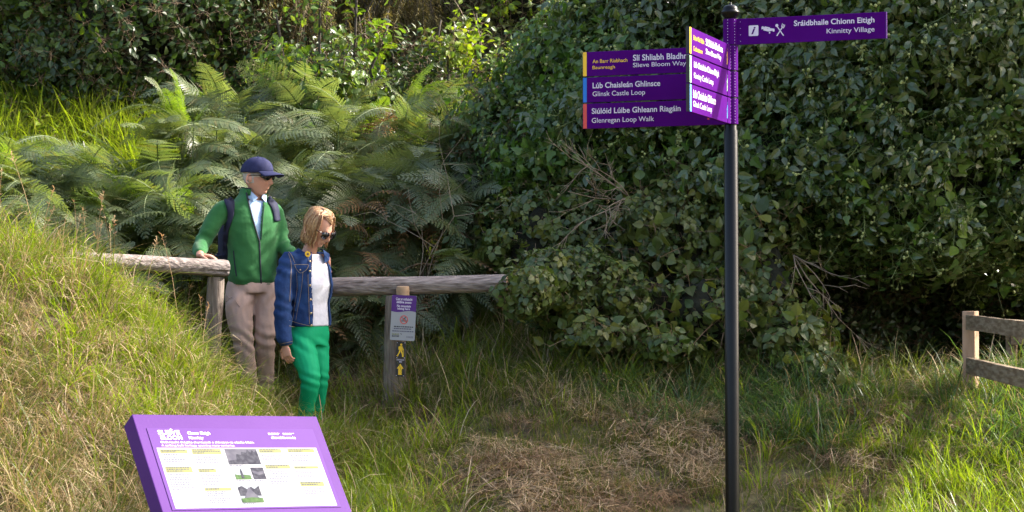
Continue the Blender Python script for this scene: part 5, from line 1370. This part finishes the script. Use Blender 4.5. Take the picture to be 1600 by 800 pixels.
def shrub(name, label, cat, ells, kinds, dens, nparts, seed, group=None, core=.80, sc=(.8, 1.3), shell=(.52, 1.08), trunk=None, part='leafy_spray', gap=0.0, jit=.35, back=.45, corem='inner', bosses=5):
    """ells: (centre, radii) lobes; kinds: [(collection key, weight)]; sprays nearest the viewer are parts, the rest one foliage object"""
    rng = random.Random(seed)
    ells = [(Vector(c), tuple(r) if hasattr(r, '__len__') else (r, r, r)) for c, r in ells]; main_ells = list(ells)
    for c, r in list(ells)[:]:                       # smaller bosses standing out of each lobe
        for _ in range(bosses):
            z = rng.uniform(-.8, .8); a = rng.uniform(math.pi, 2 * math.pi); s = math.sqrt(1 - z * z); q = rng.uniform(.26, .42)
            ells.append((c + Vector((r[0] * s * math.cos(a), r[1] * s * math.sin(a), r[2] * z)) * .80, (r[0] * q, r[1] * q, r[2] * q)))
    bx = sum(c.x for c, r in ells) / len(ells); by = sum(c.y for c, r in ells) / len(ells)
    root = empty(name, (bx, by, gz(bx, by)), label, cat, group); O = root.location.copy()
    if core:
        for_core = core_mesh([(c - O, r) for c, r in main_ells], core * .92, seed); ob = for_core.build('inner_shade_core', M[corem], root, True); ob['kind'] = 'stuff'  # core coloured near-black, for the shade deep between the leaves
    mb = MB(); any_ = False
    for i, (c, r) in enumerate(ells):
        if trunk is not None and i not in trunk: continue
        any_ = True
        g = Vector((bx + (c.x - bx) * .4, c.y + .1, gz(bx, c.y) - .1)); pts = bez([g, g.lerp(c, .5) + Vector((rng.uniform(-.15, .15), .05, 0)), c], 5)
        R0 = .03 + .03 * max(r); mb.tube([p - O for p in pts], [R0 * (1 - .7 * j / len(pts)) for j in range(len(pts))], 8, True, 0, 0, None, None, .12, rng)
        for q in range(3):
            d = Vector((rng.uniform(-1, 1), rng.uniform(-1, .2), rng.uniform(-.1, 1))); e = c + Vector((d.x * r[0], d.y * r[1], d.z * r[2])) * .8
            s0 = g.lerp(c, .7); mb.tube([p - O for p in bez([s0, s0.lerp(e, .5) + Vector((0, 0, .05)), e], 4)], [R0 * .45 * (1 - .09 * j) for j in range(9)], 6)
    if any_: mb.build('trunk' if cat in ('tree', 'ivy') else 'stem', M['bark'], root, True)
    cand = []
    W = [(r[0] * r[1] + r[0] * r[2] + r[1] * r[2]) * 4.2 for c, r in ells]
    for (c, r), w in zip(ells, W):
        for _ in range(int(w * dens)):
            z = rng.uniform(-1, 1); a = rng.uniform(0, 6.283); s = math.sqrt(1 - z * z); d = Vector((s * math.cos(a), s * math.sin(a), z))
            if d.y > back: continue
            k = rng.uniform(*shell)
            p = c + Vector((d.x * r[0], d.y * r[1], d.z * r[2])) * k
            if gap and (vnoise(p.x + p.z * .6, p.z * 1.1 + p.y * .5, 5.5, seed) > 1 - gap or vnoise(p.x - p.z * .4, p.z + p.y * .3, 2.7, seed + 5) > 1 - gap * 1.5) and k > .60 and rng.random() < .9: continue
            bad = False
            for c2, r2 in ells:
                if c2 is c: continue
                q = p - c2
                if (q.x / r2[0]) ** 2 + (q.y / r2[1]) ** 2 + (q.z / r2[2]) ** 2 < .50: bad = True; break
            if bad: continue
            if p.z < gz(p.x, p.y) - .02: continue
            n = Vector((d.x / r[0], d.y / r[1], d.z / r[2])).normalized()
            cand.append((p, n))
    keys = [k for k, w in kinds]; ww = [w for k, w in kinds]
    data = {k: ([], [], [], []) for k in keys}
    def score(pn):
        p, n = pn; px, py = pix(*p)
        inside = (-20 < px < 1620) and (-20 < py < 820)
        return (0 if inside else 100) + p.y + (0 if n.y < 0 else 3) - .0 + rng.random() * .8
    cand.sort(key=score)
    for i, (p, n) in enumerate(cand):
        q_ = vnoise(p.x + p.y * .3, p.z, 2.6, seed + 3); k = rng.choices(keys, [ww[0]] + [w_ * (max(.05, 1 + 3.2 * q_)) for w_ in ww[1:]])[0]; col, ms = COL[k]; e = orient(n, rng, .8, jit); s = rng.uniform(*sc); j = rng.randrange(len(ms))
        if i < nparts:
            o = bpy.data.objects.new(part, ms[j]); C.objects.link(o); o.parent = root; o.location = p - O; o.rotation_euler = e; o.scale = (s, s, s)
        else:
            a, b, c_, d_ = data[k]; a.append(tuple(p - O)); b.append(tuple(e)); c_.append(s); d_.append(j)
    for k in keys:
        a, b, c_, d_ = data[k]
        if a: scatter('foliage', a, b, c_, d_, COL[k][0], root, 'stuff')
    return root
E_ = lambda px, py, d, rx, ry, rz: (P(px, py, d), (rx, ry, rz))

# ivy covered tree on the right
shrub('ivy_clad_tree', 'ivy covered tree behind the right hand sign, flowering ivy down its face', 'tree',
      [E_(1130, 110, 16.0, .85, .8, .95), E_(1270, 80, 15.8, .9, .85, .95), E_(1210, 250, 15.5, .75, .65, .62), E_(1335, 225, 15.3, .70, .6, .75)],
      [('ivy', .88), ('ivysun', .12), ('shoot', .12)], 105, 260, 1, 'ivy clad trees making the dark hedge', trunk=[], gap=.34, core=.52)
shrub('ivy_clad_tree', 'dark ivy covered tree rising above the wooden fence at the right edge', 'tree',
      [E_(1440, 60, 15.5, .85, .85, 1.25), E_(1590, 90, 15.6, .95, .9, 1.3), E_(1470, 270, 15.4, .70, .6, .52), E_(1600, 310, 15.7, .75, .6, .52), E_(1400, 320, 15.2, .5, .5, .38), E_(1360, 200, 17.2, 1.0, .9, 1.2), E_(1530, 220, 17.2, 1.0, .9, 1.2), E_(1440, 250, 18.4, 1.2, .8, 1.2)],  # rear lobes added out of sight to shade the hollow from the sky
      [('ivy', .80), ('ivysun', .20), ('shoot', .12)], 105, 260, 2, 'ivy clad trees making the dark hedge', trunk=[], gap=.34, core=.52)  # extra sunlit-coloured ivy for the bright leaf highlights
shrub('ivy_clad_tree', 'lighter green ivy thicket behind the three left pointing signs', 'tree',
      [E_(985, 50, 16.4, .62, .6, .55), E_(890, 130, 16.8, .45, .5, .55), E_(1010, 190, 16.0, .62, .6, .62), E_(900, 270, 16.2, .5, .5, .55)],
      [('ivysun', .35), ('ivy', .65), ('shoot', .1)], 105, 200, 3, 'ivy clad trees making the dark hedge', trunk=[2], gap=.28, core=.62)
# tree outside the frame on the right whose shade lies over the middle of the slope
shrub('broadleaf_tree', 'leafy tree standing right of the wooden fence, shading the middle of the slope', 'tree',
      [((6.4, 14.7, 5.0), (1.0, 1.0, 1.05)), ((6.2, 15.6, 5.6), (.9, .8, .8)), ((6.0, 13.9, 4.2), (.6, .45, .4))], [('dark', 1)], 42, 20, 41, None, trunk=[0, 1], gap=.4, back=1.1, core=.5)
shrub('broadleaf_tree', 'unseen dark tree added beyond the wooden fence to shade the hollow under the ivy', 'tree',
      [((7.4, 20.0, 3.4), (1.5, 1.5, 2.0)), ((6.0, 18.2, 3.6), (1.0, 1.0, 1.2)), ((8.6, 18.0, 3.0), (1.3, 1.3, 1.8))], [('dark', 1)], 24, 20, 42, None, trunk=[0, 2], gap=.1, back=1.1, core=.7)  # tree added out of view to keep sun off the hollow
# dark bush added in place of the deep shade behind the gap over the fence
shrub('evergreen_bush', 'dark evergreen bush added to fill the deep shade under the ivy, behind the fence', 'bush',
      [E_(1270, 480, 17.6, .8, .6, .9), E_(1400, 510, 18.4, .9, .6, 1.1), E_(1540, 500, 18.2, 1.0, .7, 1.2), E_(1680, 530, 17.6, .9, .6, 1.0)],
      [('dark', 1)], 80, 80, 4, None, trunk=[], gap=0, core=.7)
# brambles
shrub('bramble_thicket', 'bramble arching over the right hand end of the thick log rail', 'bramble',
      [E_(822, 452, 14.22, .20, .14, .17), E_(850, 445, 14.6, .26, .26, .24), E_(890, 450, 14.9, .42, .42, .30), E_(940, 470, 14.9, .50, .45, .30), E_(850, 375, 15.7, .5, .45, .45), E_(960, 400, 15.5, .5, .4, .42)],
      [('bramble', 1)], 400, 300, 5, 'bramble thickets along the top of the bank', core=.62, sc=(.5, 1.2), part='leaf', gap=.22, jit=.5, bosses=3, trunk=[])
shrub('bramble_thicket', 'bramble in the middle of the bank, left of the black signpost', 'bramble',
      [E_(930, 522, 14.45, .24, .25, .12), E_(1040, 540, 14.4, .22, .25, .13), E_(1060, 400, 15.2, .50, .45, .55), E_(1020, 480, 14.8, .40, .4, .28), E_(1100, 485, 14.7, .40, .4, .32), E_(1110, 330, 15.4, .45, .4, .45)],
      [('bramble', .95), ('big', .05)], 400, 300, 6, 'bramble thickets along the top of the bank', core=.62, sc=(.5, 1.25), part='leaf', gap=.25, jit=.5, bosses=3, trunk=[])
shrub('bramble_thicket', 'bramble trailing down to the grass on the right of the black signpost', 'bramble',
      [E_(1190, 450, 14.9, .38, .4, .48), E_(1230, 540, 14.6, .32, .35, .32), E_(1290, 590, 14.5, .25, .3, .20), E_(1370, 605, 14.7, .28, .3, .16), E_(1440, 612, 14.9, .22, .25, .13), E_(1180, 370, 15.1, .35, .35, .3)],
      [('bramble', .95), ('big', .05)], 400, 300, 7, 'bramble thickets along the top of the bank', core=.60, sc=(.5, 1.3), part='leaf', gap=.28, jit=.5, bosses=3, trunk=[])
shrub('elder_bush', 'dark leafy bush between the bracken and the ivy thicket', 'bush',
      [E_(800, 250, 16.9, .42, .45, .5), E_(830, 330, 16.4, .40, .4, .4), E_(790, 400, 16.2, .32, .35, .25), E_(860, 190, 17.2, .4, .4, .4)],
      [('dark', .6), ('ivysun', .12), ('bramble', .28)], 120, 130, 8, None, trunk=[0], gap=.2, core=.72)
# saplings
def sapling(label, base, tips, kinds, seed, n_per, sc, spread=.30, group='young trees above the bracken'):
    rng = random.Random(seed); base = Vector(base); root = empty('sapling', base, label, 'tree', group)
    st = MB(); pos = []
    for t in tips:
        t = Vector(t) - base; mid = t * .5 + Vector((rng.uniform(-.15, .15), rng.uniform(-.1, .1), 0)); pts = bez([Vector((0, 0, -.1)), mid, t], 7)
        st.tube(pts, [.022 * (1 - .85 * j / len(pts)) + .003 for j in range(len(pts))], 6, True, 0, 0, None, None, .1, rng)
        for i in range(n_per):
            k = rng.uniform(.38, 1.0); p = pts[min(len(pts) - 1, int(k * (len(pts) - 1)))]
            d = Vector((rng.gauss(0, 1), rng.gauss(0, .7), rng.gauss(.35, .6))).normalized(); l = spread * (1.25 - .8 * k) * rng.uniform(.3, 1.2)
            q = p + d * l; st.tube([p, p.lerp(q, .5) + Vector((0, 0, .02)), q], [.006, .004, .002], 4); pos.append((q, d)); pos.append((p.lerp(q, .55), d))
    st.build('trunk', M['bark'], root, True)
    for q, d in pos:
        k = rng.choices([a for a, b in kinds], [b for a, b in kinds])[0]; ms = COL[k][1]
        o = bpy.data.objects.new('leafy_spray', ms[rng.randrange(len(ms))]); C.objects.link(o); o.parent = root; o.location = q
        o.rotation_euler = orient(d + Vector((0, -.35, .2)), rng, 2, .3); s = rng.uniform(*sc); o.scale = (s, s, s)
sb = P(520, 300, 18.3); sb.z = gz(sb.x, sb.y)
sapling('young oak with lobed bright green leaves rising above the bracken', sb, [P(432, 20, 18.2), P(500, -30, 18.3), P(560, -60, 18.4), P(610, 30, 18.5), P(470, 120, 18.0), P(540, 90, 18.1)], [('oak', .85), ('lime', .15)], 3, 13, (.8, 1.3), .42)
sb = P(740, 330, 18.6); sb.z = gz(sb.x, sb.y)
sapling('slender sapling with yellow green leaves, right of the young oak', sb, [P(700, 60, 18.5), P(745, 20, 18.6), P(770, 90, 18.5), P(720, 150, 18.3), P(760, 190, 18.3)], [('lime', 1)], 4, 12, (.8, 1.25), .34)
sb = P(640, 300, 18.8); sb.z = gz(sb.x, sb.y)
sapling('dark leaved sapling between the young oak and the yellow green one', sb, [P(610, 60, 18.9), P(660, 90, 18.8), P(690, 30, 19.0), P(650, 170, 18.6)], [('dark', .7), ('oak', .3)], 5, 12, (.8, 1.3), .45)

# far trees
shrub('holly_tree', 'big dark glossy tree filling the top left corner above the bracken', 'tree',
      [E_(40, 20, 21.0, 1.3, 1.1, 1.2), E_(190, 10, 20.6, 1.3, 1.0, 1.25), E_(280, 40, 21.0, .6, .7, .95), E_(110, 110, 20.6, 1.1, .8, .55), E_(-120, 60, 21.0, 1.2, 1.0, 1.4)],
      [('dark', .8), ('oak', .2)], 75, 200, 9, 'far trees closing the view', trunk=[0, 1, 2], gap=.12, sc=(.9, 1.4))
shrub('scrub_thicket', 'yellowing and rust tinged scrub under the dark tree at the top left', 'bush',
      [E_(60, 150, 21.2, .9, .5, .25), E_(200, 150, 21.0, .8, .5, .25), E_(330, 150, 20.6, .6, .5, .28), E_(-60, 160, 21, .6, .4, .3), E_(400, 180, 20.4, .5, .4, .25)],
      [('scrub', 1)], 110, 140, 10, None, trunk=[], core=.6, gap=.2)
shrub('hazel_tree', 'pale sunlit tree far behind the saplings at the top centre', 'tree',
      [E_(640, 20, 23.5, 1.0, .8, 1.3), E_(760, 10, 23.0, .9, .8, 1.3), E_(860, 30, 22.0, .8, .8, 1.2), E_(700, 160, 22.5, .8, .6, .7), E_(820, 180, 21.5, .8, .6, .7)],
      [('pale', .7), ('lime', .3)], 55, 120, 11, 'far trees closing the view', trunk=[0, 1, 2], gap=.15, sc=(.9, 1.4))
shrub('evergreen_bush', 'low shaded evergreen bush behind the crest of the bracken at centre left', 'bush',
      [E_(440, 150, 20.6, .9, .6, .6), E_(330, 150, 21.0, .7, .6, .5), E_(560, 190, 20.5, .7, .6, .6), E_(650, 220, 20.3, .6, .5, .5)],
      [('dark', 1)], 60, 60, 12, None, trunk=[], gap=.2)

def larch():
    rng = random.Random(9); b = P(430, 200, 21.9); b.z = gz(b.x, b.y); root = empty('larch_tree', b, 'brownish conifer with drooping feathery boughs at the top left of centre', 'tree', 'far trees closing the view')
    mb = MB(); mb.tube([Vector((0, 0, -.3)), Vector((.05, 0, 3)), Vector((0, 0, 7.5))], [.17, .13, .05], 12); mb.build('trunk', M['bark'], root, True)
    strand = []
    for s in range(4):
        m_ = MB(); rg = random.Random(s + 200)
        for k in range(3):
            x = rg.uniform(-.05, .05); pts = [Vector((x, 0, .02)), Vector((x + rg.uniform(-.04, .04), rg.uniform(-.03, .03), -.2)), Vector((x + rg.uniform(-.06, .06), 0, -.45))]
            m_.tube(pts, [.003, .002, .001], 3, False, 1)
            for j in range(46):
                t = rg.random(); p = pts[0].lerp(pts[2], t); a = rg.uniform(0, 6.28); q = p + Vector((math.cos(a) * .035, math.sin(a) * .035, -.03)); w = Vector((math.sin(a), -math.cos(a), 0)) * .004
                m_.add([p - w, p + w, q], [(0, 1, 2)], 0, rg.uniform(.01, .99))
        strand.append(m_.mesh('hanging_twig', [G['needle'], M['bark']]))
    col = protos('hanging_twigs', strand); pts_, ro, sc, ix = [], [], [], []
    for i in range(64):
        z = .5 + 6.2 * (i / 64); L = (2.3 - .22 * z) * rng.uniform(.75, 1.1); a = rng.uniform(0, 6.28)
        d = Vector((math.cos(a), -abs(math.sin(a)) if rng.random() < .7 else abs(math.sin(a)), 0)); pts = [Vector((0, 0, z)) + d * (L * t) + Vector((0, 0, L * (.18 * t - .42 * t * t))) for t in (0, .2, .4, .6, .8, 1)]
        bo = MB(); bo.tube(pts, [.03, .025, .02, .015, .01, .006], 6); o = bo.build('bough', M['bark'], root, True)
        for k in range(70):
            t = rng.uniform(.12, 1); j = min(4, int(t * 5)); p = pts[j].lerp(pts[j + 1], t * 5 - j); sd = Vector((-d.y, d.x, 0)) * rng.gauss(0, .16)
            pts_.append(tuple(p + sd - Vector((0, 0, abs(sd.length) * .3)))); ro.append((rng.gauss(0, .25), rng.gauss(0, .25), rng.uniform(0, 6.28))); sc.append(rng.uniform(.9, 1.9)); ix.append(rng.randrange(4))
    scatter('foliage', pts_, ro, sc, ix, col, root, 'stuff')
larch()

# far wood: closes the view behind everything
rngw = random.Random(77); lob = []
for i in range(26):
    x = -13 + i * 1.05 + rngw.uniform(-.3, .3); y = 26 + rngw.uniform(-1.2, 1.2); lob.append((Vector((x, y, gz(x, y) + rngw.uniform(1.0, 1.8))), (1.4, 1.0, rngw.uniform(1.8, 2.6)))); lob.append((Vector((x + .5, y + .6, gz(x, y) + rngw.uniform(4.0, 5.2))), (1.5, 1.1, 2.0)))
w = shrub('woodland', 'dense shaded wood closing the view behind all the trees', 'woodland', lob, [('dark', .75), ('pale', .25)], 18, 0, 78, trunk=[], sc=(1.6, 2.6), core=.88); 
w['kind'] = 'stuff'

# bare dead branches
def dead_branch(label, base, heads, seed, n=5):
    rng = random.Random(seed); base = Vector(base); root = empty('dead_branch', base, label, 'branch', 'bare dead branches in the thicket')
    for hh in heads:
        t = Vector(hh) - base; mb = MB()
        def rec(p, d, L, r, lev):
            pts = [p]; q = p; dd = d.copy()
            for i in range(4):
                dd = (dd + Vector((rng.gauss(0, .16), rng.gauss(0, .12), rng.gauss(0, .14)))).normalized(); q = q + dd * (L / 4); pts.append(q)
            mb.tube(pts, [r * (1 - .17 * i) for i in range(5)], 5)
            if lev:
                for k in range(n): 
                    j = rng.randrange(1, 5); rec(pts[j], (dd + Vector((rng.gauss(0, .5), rng.gauss(0, .3), rng.gauss(0, .45)))).normalized(), L * rng.uniform(.3, .65), r * .55, lev - 1)
        rec(Vector((0, 0, 0)), t.normalized(), t.length, .006, 2); mb.build('limb', M['twig'], root, True)
dead_branch('pale bare twigs fanning left below the left pointing signs', P(985, 310, 14.95), [P(890, 250, 14.8), P(880, 290, 14.7), P(900, 330, 14.7), P(940, 235, 14.8), P(930, 300, 14.6)], 1)
dead_branch('bare hanging twigs under the ivy, left of the dark hollow', P(1240, 400, 14.75), [P(1290, 470, 14.6), P(1340, 530, 14.6), P(1310, 440, 14.6), P(1260, 480, 14.5)], 2, 3)
dead_branch('brown dry stems standing behind the thick log rail', Vector((P(640, 430, 15.4).x, 15.4, gz(-.75, 15.4))), [P(640, 320, 15.3), P(610, 350, 15.3), P(680, 340, 15.4), P(655, 310, 15.4)], 3, 3)
# light climbing leaves
rng = random.Random(31)
base = P(1490, 385, 14.75); root = empty('climbing_shoot', base, 'sunlit pale green shoot of large leaves hanging in the dark ivy', 'climber')
mb = MB(); pts = [p - base for p in (P(1482, 262, 14.8), P(1478, 300, 14.7), P(1492, 335, 14.7), P(1490, 388, 14.7))]; mb.tube(bez(pts, 5), .003, 5); mb.build('stem', M['stem'], root)
for k in range(11):
    p = pts[0].lerp(pts[3], k / 10) + Vector((rng.uniform(-.05, .05), -.02, 0)); m_ = MB(); leaf(m_, (0, 0, 0), (rng.uniform(-1, 1), -.3, -.6), (rng.uniform(-.3, .3), -1, .5), .085, .075, 'ovate', 0, rng.random()); o = m_.build('leaf', G['lime'], root); o.location = p

# ---------------------------------------------------------------- bracken
fr_g = [frond_mesh('frond', s, [G['fern'], GS], .56 + .05 * s, .40 + .18 * (s % 4)) for s in range(6)]
fr_s = [frond_mesh('frond', 10 + s, [G['fernsun'], GS], .75, .25 + .1 * s) for s in range(2)]
fr_d = [frond_mesh('dry_frond', 20 + s, [G['ferndry'], B], .62, .9, 14, .24) for s in range(2)]
stems = []
for s in range(3):
    mb = MB(); mb.tube([(0, 0, -.1), (.01 * s, .02, .5), (.03, -.03 + .02 * s, 1.0)], [.008, .007, .004], 6); stems.append(mb.mesh('stem', B if s == 2 else GS))
BR_LAB = {
 'main': 'green bracken plant in the shaded mass behind the two walkers',
 'crest': 'silvery bracken plant on the crest of the mass above the walkers',
 'left': 'bracken plant coloured with sunlit sheen on the slope at the left edge',
 'rail': 'low bracken plant in the shade behind the thick log rail',
 'dry': 'withered rust brown bracken plant among the green ones'}
def br_label(x, y, region, sun, dry, H):
    px, py = pix(x, y, gz(x, y) + H)
    if region == 'left':
        col = ['at the photo edge', 'above the grass stalks', 'above the left log rail', 'left of the man'][min(3, max(0, int(px // 62)))]
        row = ['low on the slope', 'part way up the slope', 'near the top of the slope', 'by the yellow scrub'][min(3, max(0, int((y - 15.6) / .76)))]
    else:
        col = ['left of the man', 'behind the man', 'above the blonde woman', 'right of the woman', 'below the young oak', 'above the notice post', 'right of the notice post', 'beside the dark elder bush'][min(7, max(0, int((px - 250) // 66)))]
        row = ['behind the log rail' if region == 'rail' else 'in the front rank', 'in the second rank', 'half way up the mass', 'high in the mass', 'on the crest'][min(4, max(0, int((y - 15.5) / .58)))]
    tone = 'withered brown' if dry else ('bright lime green' if sun else ('pale silvery' if region in ('left', 'crest') else 'dark green'))
    return '%s bracken plant %s %s' % (tone, row, col)
def bracken_plant(x, y, H, region, rng, nf=(7, 10), sun=False, dry=False, up=0.0, sc=1.0):
    g = gz(x, y); root = empty('bracken_plant', (x, y, g), br_label(x, y, region, sun, dry, H), 'bracken', 'bracken ' + {'main': 'in the mass behind the walkers', 'crest': 'on the crest', 'left': 'on the left slope', 'rail': 'behind the log rail', 'dry': 'gone brown'}['dry' if dry else region])
    o = bpy.data.objects.new('stem', stems[2 if dry else rng.randrange(2)]); C.objects.link(o); o.parent = root; o.scale = (1, 1, H)
    n = rng.randint(*nf)
    for i in range(n):
        ms = fr_d if dry else (fr_s if sun else fr_g); k = rng.uniform(.35, 1.0) if i else 1.0
        # mostly towards the open side and the light
        a = rng.gauss(-math.pi / 2, 1.0)
        o = bpy.data.objects.new('frond', ms[rng.randrange(len(ms))]); C.objects.link(o); o.parent = root
        o.location = (.03 * k, -.02 * k, H * k); s = sc * rng.uniform(.7, 1.1); o.scale = (s, s, s)
        o.rotation_euler = Euler((rng.gauss(0, .5), -(rng.uniform(-.6, .7) + up), a), 'XYZ')
rng = random.Random(12)
def put(n, region, xr, yr, H, **kw):
    for i in range(n):
        y = rng.uniform(*yr); x = rng.uniform(*[(v - 800) / F * y for v in xr])
        bracken_plant(x, y, rng.uniform(*H), region, rng, dry=rng.random() < kw.get('pd', .05), sun=rng.random() < kw.get('ps', 0), sc=kw.get('sc', 1.0), up=kw.get('up', 0))
put(16, 'rail', (450, 800), (15.5, 15.8), (.30, .65), pd=.2, sc=.85)
put(30, 'main', (240, 740), (15.9, 16.7), (.75, 1.2), pd=.10)
put(26, 'main', (240, 780), (16.7, 17.4), (.95, 1.3), pd=.04)
put(30, 'crest', (260, 760), (17.4, 18.3), (.80, 1.2), ps=.06, up=.15)
put(32, 'left', (-40, 240), (15.6, 17.2), (.5, .85), ps=.12, pd=.03)
put(14, 'left', (-40, 250), (17.0, 18.2), (.40, .65), ps=.15, pd=.04)
for px, d in ((625, 17.6), (642, 17.7), (280, 17.1)):
    x = (px - 800) / F * d; bracken_plant(x, d, 1.25 if px > 500 else 1.1, 'crest', rng, (3, 4), True, False, .75, .9)
# ground layer under the bracken
grow('bracken_understorey', protos('understorey_fronds', fr_g + fr_d), 8, 34, lambda x, y, z, px, py: 1.0 if (y > 15.3 and px < 820) else 0, (-6, .6, 15.2, 19.2), (.5, .85), 44, 'tangle of low green and brown fronds under the bracken plants', 'bracken')
grow('meadow_shrubs', COL['lime'][0], 4, 14, lambda x, y, z, px, py: 1.0 if y > 18.3 and px < 330 else 0, (-8, -2, 18, 21), (.9, 1.7), 47, 'lime green leafy seedlings scattered over the sunny slope', 'seedlings')
grow('slope_meadow', protos('meadow_tufts', [tuft('meadow', 300 + s, [G['grass'], G['lush']], 40, (.2, .5), .012, .14, (0, .5), (.3, 1.6), 3, .4) for s in range(4)]), 4, 75, lambda x, y, z, px, py: 1.0 if y > 17.5 and px < 420 else .12, (-8, 4.5, 16.2, 21), (.8, 1.3), 45, 'yellow green meadow plants on the sunny slope below the scrub')
# weeds on the banks: broad leaved plants
def weed_w(x, y, z, px, py):
    if y > 16: return 0
    b = bank_w(x, y)
    return b * .5 * sm(.2, .6, vnoise(x, y, 2.2, 21)) + (1 - b) * sm(13.8, 14.6, y) * .5
grow('bank_weeds', COL['bramble'][0], 6, 26, weed_w, (-5, 4, 11, 16), (.8, 1.5), 46, 'broad leaved weeds and bramble shoots among the bank grass', 'weeds')
